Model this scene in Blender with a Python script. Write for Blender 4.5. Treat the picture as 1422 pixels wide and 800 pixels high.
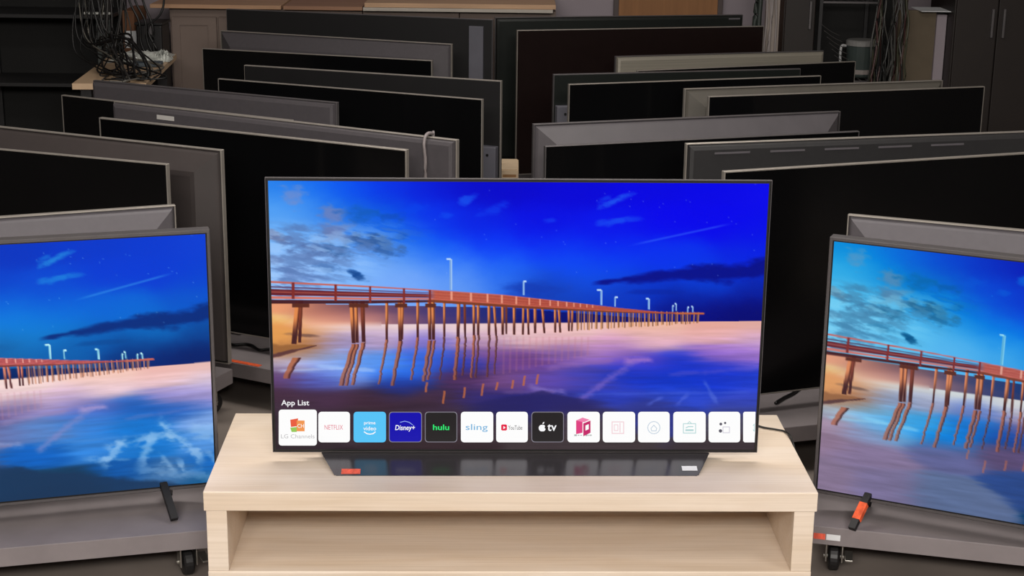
import bpy, bmesh, math, random
import numpy as np
from mathutils import Vector, Matrix

for o in list(bpy.data.objects): bpy.data.objects.remove(o)
SC = bpy.context.scene
COL = SC.collection
random.seed(7)

# ------------------------------------------------------------------ camera
W, H = 1422, 800
F = 2225.7
PITCH, ROLL = 0.272535, 0.0124544
CAM = Vector((-0.0065, -3.6021, 1.87033))
fw = Vector((0, math.cos(PITCH), -math.sin(PITCH)))
rt = Vector((1, 0, 0)); up = rt.cross(fw)
rt = rt*math.cos(ROLL) + up*math.sin(ROLL); up = rt.cross(fw)
cd = bpy.data.cameras.new('camera'); cam = bpy.data.objects.new('camera', cd); COL.objects.link(cam)
cd.sensor_fit = 'HORIZONTAL'; cd.sensor_width = 36.0; cd.lens = 36.0*F/W
cd.clip_start = 0.05; cd.clip_end = 60
m = Matrix((rt, up, -fw)).transposed().to_4x4(); m.translation = CAM
cam.matrix_world = m
SC.camera = cam

def ray(x, y): return fw + rt*((x-W/2)/F) - up*((y-H/2)/F)
def at_z(x, y, z): d = ray(x, y); return CAM + d*((z-CAM.z)/d.z)
def at_y(x, y, Y): d = ray(x, y); return CAM + d*((Y-CAM.y)/d.y)
def px(P):
    d = Vector(P)-CAM; z = d.dot(fw)
    return (W/2+F*d.dot(rt)/z, H/2-F*d.dot(up)/z)

# ------------------------------------------------------------------ world, lamps, exposure
wd = bpy.data.worlds.new('world'); SC.world = wd; wd.use_nodes = True
wd.node_tree.nodes['Background'].inputs[0].default_value = (.9, .95, 1, 1)
wd.node_tree.nodes['Background'].inputs[1].default_value = 0.05
SC.view_settings.view_transform = 'Standard'
SC.view_settings.look = 'None'
SC.view_settings.exposure = 0.0
SC.view_settings.gamma = 1.0
SC.view_settings.use_curve_mapping = False

def area(name, loc, size, power, color=(1, .955, .9), target=None, shape='RECTANGLE'):
    l = bpy.data.lights.new(name, 'AREA'); l.shape = shape; l.size, l.size_y = size
    l.energy = power; l.color = color
    o = bpy.data.objects.new(name, l); COL.objects.link(o); o.location = loc
    if target is not None:
        o.rotation_euler = (Vector(target)-Vector(loc)).to_track_quat('-Z', 'Y').to_euler()
    return o
# ceiling panel lamps: a side pair near the camera, one over the table, weak ones at the back
area('front_key_light', (0.0, -4.6, 2.9), (3.2, .8), 330, target=(0, -.2, .5))  # softbox-like key light added behind the camera to brighten front faces
area('ceiling_lamp_side', (-2.2, -1.6, 3.0), (.7, 1.3), 34)
area('ceiling_lamp_side.001', (2.2, -1.6, 3.0), (.7, 1.3), 34)
area('ceiling_lamp_middle', (0.0, 1.1, 3.0), (3.2, .5), 70)
area('ceiling_lamp_back', (0.2, 3.7, 3.0), (2.0, .4), 18)

# ------------------------------------------------------------------ material helpers
def s2l(c):
    c = np.asarray(c, float)/255.
    return np.where(c <= .04045, c/12.92, ((c+.055)/1.055)**2.4)
def rgba(c): return tuple(s2l(c)) + (1.,)
MATS = {}
def mat(name, col, rough=.5, metal=0., spec=.5, noise=None, bump=0., coat=0.):
    """col in sRGB 0-255. noise = (scale xyz, amount, detail)"""
    if name in MATS: return MATS[name]
    M = bpy.data.materials.new(name); M.use_nodes = True; MATS[name] = M
    nt = M.node_tree; b = nt.nodes['Principled BSDF']
    b.inputs['Base Color'].default_value = rgba(col)
    b.inputs['Roughness'].default_value = rough
    b.inputs['Metallic'].default_value = metal
    b.inputs['Specular IOR Level'].default_value = spec
    b.inputs['Coat Weight'].default_value = coat
    sc, am, de = noise if noise else ((14, 14, 14), .06, 3)
    tc = nt.nodes.new('ShaderNodeTexCoord'); mp = nt.nodes.new('ShaderNodeMapping')
    mp.inputs['Scale'].default_value = sc
    n = nt.nodes.new('ShaderNodeTexNoise'); n.inputs['Scale'].default_value = 1; n.inputs['Detail'].default_value = de
    cr = nt.nodes.new('ShaderNodeValToRGB')
    c = np.array(rgba(col)[:3])
    cr.color_ramp.elements[0].position = .3; cr.color_ramp.elements[1].position = .7
    cr.color_ramp.elements[0].color = tuple(np.clip(c*(1-am), 0, 1))+(1,)
    cr.color_ramp.elements[1].color = tuple(np.clip(c*(1+am), 0, 1))+(1,)
    nt.links.new(tc.outputs['Object'], mp.inputs[0]); nt.links.new(mp.outputs[0], n.inputs['Vector'])
    nt.links.new(n.outputs['Fac'], cr.inputs[0]); nt.links.new(cr.outputs[0], b.inputs['Base Color'])
    if bump:
        bp = nt.nodes.new('ShaderNodeBump'); bp.inputs['Strength'].default_value = bump; bp.inputs['Distance'].default_value = .004
        nt.links.new(n.outputs['Fac'], bp.inputs['Height']); nt.links.new(bp.outputs[0], b.inputs['Normal'])
    return M
def emit(name, col, k=1.0):
    if name in MATS: return MATS[name]
    M = bpy.data.materials.new(name); M.use_nodes = True; MATS[name] = M
    b = M.node_tree.nodes['Principled BSDF']
    b.inputs['Base Color'].default_value = (.004, .004, .004, 1); b.inputs['Roughness'].default_value = .3
    b.inputs['Specular IOR Level'].default_value = .15
    b.inputs['Emission Color'].default_value = rgba(col); b.inputs['Emission Strength'].default_value = k
    return M

def wood_mat():
    M = bpy.data.materials.new('pale_oak'); M.use_nodes = True
    nt = M.node_tree; b = nt.nodes['Principled BSDF']; b.inputs['Roughness'].default_value = .42
    tc = nt.nodes.new('ShaderNodeTexCoord')
    def noise(sc, det, dist=0):
        mp = nt.nodes.new('ShaderNodeMapping'); mp.inputs['Scale'].default_value = sc
        n = nt.nodes.new('ShaderNodeTexNoise'); n.inputs['Scale'].default_value = 1
        n.inputs['Detail'].default_value = det; n.inputs['Distortion'].default_value = dist
        nt.links.new(tc.outputs['Object'], mp.inputs[0]); nt.links.new(mp.outputs[0], n.inputs['Vector']); return n
    a = noise((1.3, 9, 9), 4, .6); g = noise((3, 160, 160), 3)
    r = nt.nodes.new('ShaderNodeValToRGB')
    e = r.color_ramp.elements
    e[0].position = .34; e[0].color = rgba((222, 202, 180)); e[1].position = .62; e[1].color = rgba((232, 216, 199))
    nt.links.new(a.outputs['Fac'], r.inputs[0])
    r2 = nt.nodes.new('ShaderNodeValToRGB'); e = r2.color_ramp.elements
    e[0].position = .3; e[0].color = (.9, .88, .85, 1); e[1].position = .6; e[1].color = (1, 1, 1, 1)
    nt.links.new(g.outputs['Fac'], r2.inputs[0])
    mx = nt.nodes.new('ShaderNodeMix'); mx.data_type = 'RGBA'; mx.blend_type = 'MULTIPLY'; mx.inputs[0].default_value = 1
    nt.links.new(r.outputs[0], mx.inputs[6]); nt.links.new(r2.outputs[0], mx.inputs[7])
    nt.links.new(mx.outputs[2], b.inputs['Base Color'])
    return M
OAK = wood_mat()
BLACK_GLASS = mat('black_glass', (9, 9, 10), .16, 0, .35, ((3, 3, 3), .1, 2))
EDGE = mat('satin_edge_metal', (165, 158, 150), .4, .6)
EDGE_D = mat('dark_edge_metal', (96, 92, 93), .42, .5)
PL_GREY = mat('grey_back_plastic', (88, 84, 88), .5, 0, .4, ((60, 60, 60), .04, 2))
PL_MID = mat('mid_grey_back_plastic', (72, 68, 71), .5, 0, .4, ((60, 60, 60), .05, 2))
PL_DARK = mat('dark_back_plastic', (40, 39, 40), .5, 0, .4, ((60, 60, 60), .05, 2))
PL_BLACK = mat('black_plastic', (22, 21, 22), .45, 0, .4)
PL_BOX = mat('blue_grey_housing', (88, 87, 95), .55, 0, .4)
GREEN_GLASS = mat('dark_green_glass_back', (24, 27, 25), .3, 0, .5)
BROWN_BLACK = mat('brown_black_glass', (24, 15, 14), .24, 0, .4)
BRUSHED = mat('brushed_metal_back', (140, 134, 122), .42, .25, .6, ((2, 30, 400), .18, 3))
STEEL = mat('dolly_grey_paint', (128, 120, 121), .48, 0, .5, ((9, 9, 9), .09, 4))
CHROME = mat('caster_zinc', (175, 172, 165), .28, .9)
RUBBER = mat('caster_rubber', (24, 23, 24), .45)
CABLE_BLACK = mat('black_cable', (18, 17, 17), .45)
STK_RED = mat('red_sticker', (226, 96, 74), .6, 0, .3, ((90, 90, 20), .25, 2))
STK_WHITE = mat('white_sticker', (225, 226, 228), .6)
STK_ORANGE = mat('orange_sticker', (224, 92, 52), .6, 0, .3, ((90, 90, 20), .25, 2))

# ------------------------------------------------------------------ object helpers
def link(name, me, material, parent=None):
    o = bpy.data.objects.new(name, me); COL.objects.link(o)
    if material is not None and not me.materials: me.materials.append(material)
    if parent is not None: o.parent = parent
    return o
def tag(o, label, cat, group=None):
    o['label'] = label; o['category'] = cat
    if group: o['group'] = group
    return o
def thing(name, label, cat, loc=(0, 0, 0), rz=0., group=None):
    o = bpy.data.objects.new(name, None); COL.objects.link(o); o.empty_display_size = .1
    o.location = loc; o.rotation_euler = (0, 0, rz)
    return tag(o, label, cat, group)
def struct(o): o['kind'] = 'structure'; return o
def bm_mesh(bm, name='m', smooth=False):
    bmesh.ops.recalc_face_normals(bm, faces=bm.faces[:])
    me = bpy.data.meshes.new(name); bm.to_mesh(me); bm.free()
    if smooth: me.shade_smooth()
    return me
def add_box(bm, lo, hi, bev=0.):
    g = bmesh.ops.create_cube(bm, size=1.)
    v = g['verts']
    for w in v:
        w.co = Vector([(lo[i]+hi[i])/2 + w.co[i]*(hi[i]-lo[i]) for i in range(3)])
    if bev:
        es = list({e for w in v for e in w.link_edges})
        bmesh.ops.bevel(bm, geom=es, offset=bev, segments=2, affect='EDGES', profile=.5)
    return v
def box(name, lo, hi, material, parent=None, bev=0.):
    bm = bmesh.new(); add_box(bm, lo, hi, bev)
    return link(name, bm_mesh(bm, name), material, parent)
def prism(name, poly, y0, y1, material, parent=None, bev=0., axes='xz'):
    """extrude a polygon given in (x,z) between y0 and y1"""
    bm = bmesh.new()
    a = [bm.verts.new((x, y0, z)) for x, z in poly]; b = [bm.verts.new((x, y1, z)) for x, z in poly]
    bm.faces.new(a); bm.faces.new(b[::-1]); n = len(a)
    for i in range(n): bm.faces.new((a[i], b[i], b[(i+1) % n], a[(i+1) % n]))
    if bev: bmesh.ops.bevel(bm, geom=bm.edges[:], offset=bev, segments=1, affect='EDGES')
    return link(name, bm_mesh(bm, name), material, parent)
def tube_mesh(pts, rad, seg=6, smooth_n=6, name='tube'):
    P = [Vector(p) for p in pts]
    if smooth_n > 1 and len(P) > 2:
        Q = []
        E = [P[0]*2-P[1]] + P + [P[-1]*2-P[-2]]
        for i in range(1, len(E)-2):
            for k in range(smooth_n):
                t = k/smooth_n
                a, b, c, d = E[i-1], E[i], E[i+1], E[i+2]
                Q.append(.5*((2*b)+(c-a)*t+(2*a-5*b+4*c-d)*t*t+(3*b-a-3*c+d)*t**3))
        Q.append(P[-1]); P = Q
    bm = bmesh.new(); rings = []
    for i, p in enumerate(P):
        t = (P[min(i+1, len(P)-1)]-P[max(i-1, 0)]).normalized()
        s = t.cross(Vector((0, 0, 1)))
        if s.length < .05: s = t.cross(Vector((1, 0, 0)))
        s.normalize(); q = s.cross(t)
        rr = rad[min(i*len(rad)//len(P), len(rad)-1)] if isinstance(rad, (list, tuple)) else rad
        rings.append([bm.verts.new(p + s*math.cos(2*math.pi*k/seg)*rr + q*math.sin(2*math.pi*k/seg)*rr) for k in range(seg)])
    for a, b in zip(rings, rings[1:]):
        for k in range(seg): bm.faces.new((a[k], a[(k+1) % seg], b[(k+1) % seg], b[k]))
    bm.faces.new(rings[0]); bm.faces.new(rings[-1][::-1])
    return bm_mesh(bm, name, True)
def drop(p): return Vector((p.x, p.y, ZC-.01))      # where a hanging cable leaves the ceiling
def cable(name, pts, rad, material, label, group=None):
    """top-level cable whose origin is its first point"""
    o0 = Vector(pts[0])
    o = link(name, tube_mesh([Vector(p)-o0 for p in pts], rad, 6, 6, name), material)
    o.location = o0
    return tag(o, label, 'cable', group)
def lathe(name, prof, material, parent=None, seg=20):
    """profile of (r, z) about z"""
    bm = bmesh.new(); rings = []
    for r, z in prof:
        rings.append([bm.verts.new((r*math.cos(2*math.pi*k/seg), r*math.sin(2*math.pi*k/seg), z)) for k in range(seg)])
    for a, b in zip(rings, rings[1:]):
        for k in range(seg): bm.faces.new((a[k], a[(k+1) % seg], b[(k+1) % seg], b[k]))
    bm.faces.new(rings[0]); bm.faces.new(rings[-1][::-1])
    return link(name, bm_mesh(bm, name), material, parent)

# ------------------------------------------------------------------ room
CONC = mat('concrete_floor', (124, 114, 107), .7, 0, .3, ((2.2, 2.2, 2.2), .22, 8), .25)
WALLM = mat('lilac_grey_wall_paint', (150, 140, 146), .8, 0, .2, ((3, 3, 3), .05, 4))
DARKW = mat('dark_side_wall_paint', (70, 65, 62), .8, 0, .2)
CEILM = mat('ceiling_paint', (170, 166, 160), .9, 0, .1)
XL, XR, YF, YB, ZC = -3.9, 3.9, -5.2, 6.1, 3.1
def wall(name, lo, hi, m_): return struct(box(name, lo, hi, m_))
wall('floor', (XL, YF, -.1), (XR, YB, 0), CONC)
wall('ceiling', (XL, YF, ZC), (XR, YB, ZC+.1), CEILM)
wall('wall_back', (XL, YB, 0), (XR, YB+.1, ZC), WALLM)
wall('wall_left', (XL-.1, YF, 0), (XL, YB, ZC), DARKW)
wall('wall_right', (XR, YF, 0), (XR+.1, YB, ZC), DARKW)
wall('wall_front', (XL, YF-.1, 0), (XR, YF, ZC), DARKW)
wall('baseboard_back', (XL, YB-.015, 0), (XR, YB, .1), mat('baseboard_paint', (160, 152, 150), .6))

# ------------------------------------------------------------------ TV bench (pale oak)
DYAW = 0.0269
ysh = at_y(313, 789.5, 0.0).z
bench = thing('tv_bench', 'low pale oak bench with an open shelf under the television with the app row', 'bench', (0, 0, 0), DYAW)
zs = round(ysh, 3)
box('bench_top', (-.745, 0, .30), (.745, .55, .35), OAK, bench, .002)
for s in (-1, 1):
    box('side_panel', (min(s*.74, s*.69), .003, zs), (max(s*.74, s*.69), .547, .2995), OAK, bench, .0015)
box('shelf_board', (-.741, .002, zs-.05), (.741, .548, zs-.0005), OAK, bench, .002)
for sx in (-.70, .64):
    for sy in (.03, .46):
        box('leg', (sx, sy, 0), (sx+.06, sy+.06, zs-.0505), OAK, bench, .002)
def on_bench(x, y):   # pixel on the bench top -> world point
    return at_z(x, y, .35)

# ------------------------------------------------------------------ picture shown on the lit screens
TVW, TVH = 1.228, .706
TYAW, TX, TY, TZ = .03175, .0091, .1973, .376
SX0, SX1, SZ0, SZ1 = -TVW/2+.0072, TVW/2-.0072, .0075, TVH-.0078
tvm = Matrix.Translation((TX, TY, TZ)) @ Matrix.Rotation(TYAW, 4, 'Z')
quad = [px(tvm @ Vector(c)) for c in ((SX0, 0, SZ1), (SX1, 0, SZ1), (SX1, 0, SZ0), (SX0, 0, SZ0))]
def homography(src, dst):
    A = []; b = []
    for (u, v), (x, y) in zip(src, dst):
        A.append([u, v, 1, 0, 0, 0, -u*x, -v*x]); b.append(x)
        A.append([0, 0, 0, u, v, 1, -u*y, -v*y]); b.append(y)
    h = np.linalg.solve(np.array(A), np.array(b)); return np.append(h, 1).reshape(3, 3)
UV2PX = homography([(0, 0), (1, 0), (1, 1), (0, 1)], quad)
PX2UV = np.linalg.inv(UV2PX)
def uv_of(x, y):
    q = PX2UV @ np.array([x, y, 1.]); return q[0]/q[2], q[1]/q[2]
def scr(x, y):        # picture pixel -> local x,z on the main screen
    u, v = uv_of(x, y); return SX0+u*(SX1-SX0), SZ1-v*(SZ1-SZ0)

def vnoise(x, y, seed):
    xi = np.floor(x).astype(np.int64); yi = np.floor(y).astype(np.int64); fx = x-xi; fy = y-yi
    fx = fx*fx*(3-2*fx); fy = fy*fy*(3-2*fy)
    def h(a, b):
        n = (a*374761393 + b*668265263 + seed*1442695) & 0xffffffff
        n = ((n ^ (n >> 13))*1274126177) & 0xffffffff
        return ((n ^ (n >> 16)) & 0xffff)/65535.
    return (h(xi, yi)*(1-fx)+h(xi+1, yi)*fx)*(1-fy)+(h(xi, yi+1)*(1-fx)+h(xi+1, yi+1)*fx)*fy
def fbm(x, y, seed, o=4):
    s = 0; a = .5
    for i in range(o): s = s+a*vnoise(x, y, seed+i*17); x = x*2.03+3.1; y = y*2.03+1.7; a *= .5
    return s/(1-.5**o)
SKY = [(380,255,40,130,235),(430,255,20,110,240),(480,260,0,80,240),(540,260,0,50,230),(600,260,0,25,215),(660,260,0,5,200),(720,260,0,0,205),
 (800,260,0,0,215),(900,260,0,0,225),(1000,260,0,0,230),(1060,265,5,5,235),(385,290,80,160,245),(430,290,60,140,240),(480,300,20,105,225),
 (530,300,0,80,225),(600,300,0,50,235),(660,310,0,30,225),(750,310,0,10,225),(850,320,0,15,233),(930,310,0,0,235),(1010,310,0,0,235),(1060,320,0,8,232),
 (390,320,110,175,245),(440,330,110,170,240),(500,325,60,130,230),(550,335,20,105,230),(600,340,0,80,245),(680,340,0,55,245),(760,340,0,40,240),
 (850,345,0,40,240),(930,350,0,42,240),(1050,345,0,25,230),(390,360,140,190,250),(440,365,140,185,245),(500,365,125,180,250),(560,360,100,160,245),
 (620,365,60,130,250),(700,370,20,95,250),(780,365,5,75,245),(850,365,0,65,240),(940,362,0,55,232),(1040,358,0,40,222),(390,388,150,195,250),(480,388,125,182,250),
 (560,388,120,170,250),(640,392,100,155,245),(700,390,45,112,235),(760,398,12,65,195),(830,392,10,80,230),(900,402,0,52,200),(980,397,0,62,215),
 (1055,402,0,35,172),(850,412,5,50,180),(950,420,0,22,140),(1040,430,0,5,115),(970,442,0,5,120),(760,415,10,60,180),(1055,445,0,5,110)]
UNDER = [(380,426,240,160,115),(400,428,236,155,112),(440,427,150,95,92),(440,438,190,120,105),(440,447,238,170,140),(385,445,245,205,130),(500,427,122,80,92),(500,440,170,110,112),(500,448,225,160,140),
 (560,428,92,66,105),(560,446,125,85,110),(620,430,58,52,118),(620,447,70,55,115),(680,432,30,40,120),(680,448,42,42,112),(760,436,2,18,120),(760,447,2,12,105),(850,440,0,10,112),(1000,444,0,6,112)]
LOW = [(380,444,240,150,100),(440,450,245,195,170),(500,452,245,215,205),(560,452,240,215,215),(640,455,238,210,210),(720,460,235,200,200),(800,460,238,195,190),(900,455,238,185,165),
 (1000,452,228,165,150),(1050,452,220,168,158),(390,463,225,150,80),(425,465,205,145,95),(470,475,150,140,190),(520,468,180,155,195),(600,473,130,115,200),
 (680,473,200,160,185),(760,472,225,175,185),(830,478,215,160,190),(900,473,225,175,190),(1000,468,232,178,180),(1050,475,200,160,200),
 (385,487,190,130,70),(420,482,165,105,60),(400,503,190,180,210),(450,500,140,170,235),(520,505,90,150,240),(600,498,50,105,225),(560,520,40,110,235),
 (480,520,120,160,235),(640,505,45,55,170),(680,490,120,80,150),(720,500,105,62,130),(780,490,125,88,165),(850,490,145,104,190),(890,502,80,65,200),
 (940,505,20,50,200),(1000,490,140,100,200),(1040,495,150,110,200),(1000,512,30,50,195)]
LOWM = [(385,525,95,64,110),(450,528,80,90,190),(560,536,25,45,140),(640,525,72,42,82),(700,530,112,72,130),(760,530,95,72,170),(820,530,62,62,170),(880,522,20,50,190),
 (950,530,10,50,195),(1000,530,15,50,200),(1045,530,30,60,200),(385,550,72,46,66),(450,550,70,45,70),(520,550,62,40,56),(600,550,66,42,58),(660,552,52,42,108),
 (720,558,32,32,118),(780,556,42,47,140),(850,552,42,62,190),(950,550,42,70,200),(1045,553,50,70,200),(400,566,62,45,60),(600,566,56,40,58),(700,568,42,40,90),
 (800,568,50,45,95),(900,568,45,52,130),(1045,566,50,62,150),(385,585,52,40,50),(500,585,56,42,52),(650,585,60,46,56),(800,585,66,56,66),(1045,585,70,66,84),
 (385,622,46,34,42),(600,622,52,38,44),(800,622,62,52,56),(1045,622,58,48,54)]
LOWS = [(385,525,180,130,155),(450,530,165,140,190),(560,540,115,90,150),(640,530,100,65,110),(385,550,160,112,142),(450,560,150,108,150),(385,600,150,108,142),(480,600,140,104,150),
 (700,530,112,72,130),(760,530,95,85,180),(820,530,80,90,200),(880,522,50,80,225),(950,530,15,68,220),(1045,535,115,120,228),(560,600,110,100,150),
 (700,570,60,60,140),(800,560,10,50,205),(880,555,45,82,226),(960,560,18,70,220),(1045,560,75,100,226),(780,600,18,45,105),(850,606,18,40,95),(920,600,10,45,175),
 (980,606,60,80,170),(1045,600,20,60,205),(820,622,15,30,70),(1045,622,20,60,150)]
def rbf(X, Y, pts, sx, sy):
    num = np.zeros(X.shape+(3,)); den = np.full(X.shape, 1e-12)
    for x, y, r, g, b in pts:
        d = ((X-x)/sx)**2+((Y-y)/sy)**2
        w = np.exp(-.5*d)+1e-3/(1+d)**2
        num += w[..., None]*np.array([r, g, b], float); den += w
    return num/den[..., None]
def sstep(a, b, x): t = np.clip((x-a)/(b-a), 0, 1); return t*t*(3-2*t)
def picture(nx, ny, ui):
    u, v = np.meshgrid(np.linspace(0, 1, nx), np.linspace(0, 1, ny))
    q = UV2PX @ np.stack([u.ravel(), v.ravel(), np.ones(u.size)])
    X = (q[0]/q[2]).reshape(u.shape); Y = (q[1]/q[2]).reshape(u.shape)
    def mixc(img, a, c): a = np.clip(a, 0, 1)[..., None]; return img*(1-a)+np.array(c, float)*a
    wx = (fbm(X/18, Y/10, 3)-.5); wy = (fbm(X/18, Y/10, 9)-.5)
    sky = rbf(X+wx*10, Y+wy*6, SKY, 30, 16)
    # clouds at the left, ragged by noise
    n1 = fbm(X/13, Y/6, 21, 5); n2 = fbm(X/26, Y/9, 31, 5)
    for cx, cy, rx, ry, tl, c, al in (
        (405,272,15,13,.2,(112,140,205),.75),(463,299,20,11,.0,(104,128,190),.9),(452,312,10,8,0,(92,130,200),.6),(412,317,20,6,0,(82,125,190),.85),(385,330,18,8,.25,(116,130,170),.95),
        (430,345,36,10,.25,(82,112,170),.95),(470,347,20,8,.2,(62,105,165),.9),(466,328,24,7,.1,(100,126,180),.9),(470,318,20,9,0,(105,125,180),.8),
        (520,336,30,10,.1,(52,92,152),.9),(535,346,20,9,.3,(48,95,165),.85),(502,298,24,9,0,(15,90,185),.75),(545,302,16,6,0,(10,75,180),.6),(555,330,18,6,-.1,(25,85,180),.6),
        (400,374,24,7,0,(88,120,180),.85),(384,362,14,6,.1,(98,125,180),.8),(455,371,22,6,.2,(70,115,180),.8),(490,378,9,4,.4,(40,100,180),.9),(499,384,13,5,.45,(18,72,145),.95),
        (405,384,26,5,.05,(100,130,190),.7),(440,387,24,4,.1,(92,130,195),.6),(420,357,20,5,.1,(98,128,185),.7)):
        dx = X-cx; dy = Y-cy-tl*dx
        d = np.sqrt((dx/(rx*1.2))**2+(dy/(ry*1.2))**2)
        sky = mixc(sky, al*sstep(1.25, .2, d+(n1-.5)*1.7), c)
    reg = sstep(600, 470, X+(Y-340)*1.2)*sstep(300, 335, Y)
    n3 = fbm(X/34, (Y-.18*X)/6.5, 71, 5)
    sky = mixc(sky, .75*reg*sstep(.5, .68, n3), (92, 126, 184))
    sky = mixc(sky, .45*reg*sstep(.52, .34, n3), (168, 208, 255))
    for cx, cy, rx, ry, tl, c, al in ((857,278,26,6,-.4,(28,90,242),.8),(840,276,12,5,-.3,(15,70,240),.6),(852,308,30,7,-.1,(22,84,242),.7),(880,305,24,5,-.05,(18,70,240),.6),
        (765,307,12,5,0,(15,65,238),.6),(648,277,16,9,-.4,(20,90,240),.7),(686,290,26,9,-.3,(8,58,232),.7),(620,299,14,6,-.2,(8,75,238),.6),(575,290,25,9,-.2,(0,70,235),.5)):
        dx = X-cx; dy = Y-cy-tl*dx
        sky = mixc(sky, al*sstep(1.1, .2, np.sqrt((dx/rx)**2+(dy/ry)**2)+(n1-.5)*1.2), c)
    d = np.abs(Y-(340-(X-880)*.215)); sky = mixc(sky, .55*sstep(2.6, .3, d)*sstep(870, 905, X)*sstep(1022, 990, X), (50, 95, 250))
    # long dark cloud bank at the right
    t = np.clip((X-822)/240, 0, 1); mid = 392-20*t**.8; th = 3+14*t
    sky = mixc(sky, .92*sstep(1.2, .3, np.abs(Y-mid-2)/th+(n2-.5)*1.4)*sstep(818, 838, X), (0, 10, 132))
    sky = mixc(sky, .6*sstep(1.1, .4, np.hypot((X-905)/45, (Y-406)/5)+(n2-.5)), (0, 35, 160))
    sky = mixc(sky, .7*sstep(1.2, .3, np.hypot((X-740)/48, (Y-402)/13)+(n2-.5)), (12, 55, 175))
    rng = np.random.RandomState(4)
    for k in range(36):
        sx_, sy_ = rng.uniform(600, 1060), rng.uniform(255, 385)
        sky = mixc(sky, .35*sstep(1.4, .2, np.hypot(X-sx_, Y-sy_)), (150, 180, 255))
    # ground, surf and wet sand
    wl = (fbm(X/42, Y/3.2, 41, 4)-.5); wl2 = (fbm(X/70+Y/30, Y/5, 51, 4)-.5)
    low = rbf(X+wl*26, Y+wl2*9, LOW+(LOWM if ui else LOWS), 26, 9)
    low = low*(1+(.10*wl+.10*wl2)[..., None]*sstep(448, 470, Y)[..., None]*1.6)
    hor = np.where(X < 560, 450.5, 450.5-4.5*(X-560)/500)
    und = rbf(X+wl*10, Y+wl2*3, UNDER, 26, 6)
    soft = np.where(X < 530, 5., .9)
    low = und*(1-sstep(-1, 1, (Y-hor)/soft))[..., None]+low*sstep(-1, 1, (Y-hor)/soft)[..., None]
    hor_l = np.where(X < 700, 421+(X-375)*.02, 421+6.5+(X-700)*.075)
    img = np.where((Y > np.minimum(hor, hor_l))[..., None], low, sky)
    # crisp waterline of the horizon at the right
    img = mixc(img, sstep(1.2, .2, np.abs(Y-hor-.8))*.35*sstep(600, 700, X), (245, 190, 165))
    # pale ripples on the blue water
    for (x0, y0, x1, y1, wd_, c, al) in ((880,502,805,556,8,(125,100,195),.6),(868,500,905,500,6,(185,130,200),.6),(735,538,785,546,6,(150,130,205),.5),(978,530,996,560,5,(95,120,220),.45),
        (920,552,900,562,4,(90,110,220),.5),(955,548,940,562,4,(90,110,220),.45),(800,548,1040,545,3,(70,95,215),.35),(760,512,850,500,5,(150,105,170),.4),(700,545,770,545,5,(120,90,150),.4),
        (930,520,1050,512,5,(95,85,200),.4),(390,515,480,512,3,(190,205,240),.4),(440,508,520,515,4,(170,200,245),.5)):
        L = math.hypot(x1-x0, y1-y0); tx, ty = (x1-x0)/L, (y1-y0)/L
        s = (X-x0)*tx+(Y-y0)*ty; d = np.abs(-(X-x0)*ty+(Y-y0)*tx)
        img = mixc(img, al*sstep(wd_, 0, d+(n1-.5)*wd_*1.1)*sstep(-6, 6, s)*sstep(L+6, L-6, s), c)
    if not ui:   # breaking ripples and dark shallows of the uncovered lower part
        for (x0, y0, x1, y1, wd_, al) in ((978,530,1032,590,8,.75),(925,550,893,585,7,.7),(968,548,945,584,7,.65),(900,560,985,548,5,.5),(1020,545,1066,552,12,.5),(1000,590,1004,606,5,.7),(975,578,990,600,5,.5),(870,575,930,580,4,.4),(1040,580,1062,600,5,.5),(940,596,1062,618,8,.35)):
            L = math.hypot(x1-x0, y1-y0); tx, ty = (x1-x0)/L, (y1-y0)/L
            s = (X-x0)*tx+(Y-y0)*ty; d = np.abs(-(X-x0)*ty+(Y-y0)*tx)
            img = mixc(img, al*.8*sstep(wd_*1.4, 0, d+(n1-.5)*wd_*2.6)*sstep(-10, 8, s)*sstep(L+10, L-8, s), (160, 168, 238))
        img = mixc(img, .9*sstep(-3, 5, Y-(594+(X-860)*.2+(n2-.5)*10))*sstep(690, 760, X), (22, 36, 92))
    if ui:   # dark wedge of near water
        img = mixc(img, .8*sstep(0, 5, Y-(541+np.abs(X-752)*.18+(n2-.5)*8))*sstep(625, 700, X)*sstep(850, 800, X)*sstep(575, 566, Y), (38, 34, 96))
    # sand spit under the first piles
    img = mixc(img, sstep(1.2, .3, np.hypot((X-372)/52, (Y-462)/22)+(n1-.5)*.5)*.85, (228, 158, 84))
    img = mixc(img, sstep(1.1, .3, np.hypot((X-424)/30, (Y-466-(X-424)*.06)/3.2)+(n1-.5)*.8)*.85, (118, 84, 74))
    e = np.clip(1-(X-372)/68, 0, 1); yy = 480+3*e
    img = mixc(img, sstep(1.15, .5, np.abs(Y-yy-5*e)/(10*e+.8)+(n1-.5)*.9)*(e > 0)*.9, (150, 98, 56))
    img = mixc(img, sstep(1.1, .3, np.abs(Y-yy-13*e)/(3.2*e+1)+(n1-.5))*(e > 0)*.85, (84, 50, 56))
    wob = (fbm(X/60, Y/6.5, 81, 3)-.5)*4
    def seg(img, x0, y0, x1, y1, w0, w1, c, al=1., c2=None, fade=None, X=X, foot=None):
        t = np.clip((Y-y0)/(y1-y0), 0, 1); cx = x0+(x1-x0)*t; w = w0+(w1-w0)*t
        a = np.clip(w/2+.5-np.abs(X-cx), 0, 1)*np.clip(Y-y0+.5, 0, 1)*np.clip(y1-Y+.5, 0, 1)*al
        if fade is not None: a = a*(1-(1-fade)*t)
        img = mixc(img, a, c)
        if c2 is not None: img = mixc(img, a*sstep(-.1*1, w*.35, X-cx), c2)
        if foot is not None: img = mixc(img, a*sstep(.35, .85, t), foot)
        return img
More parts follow.
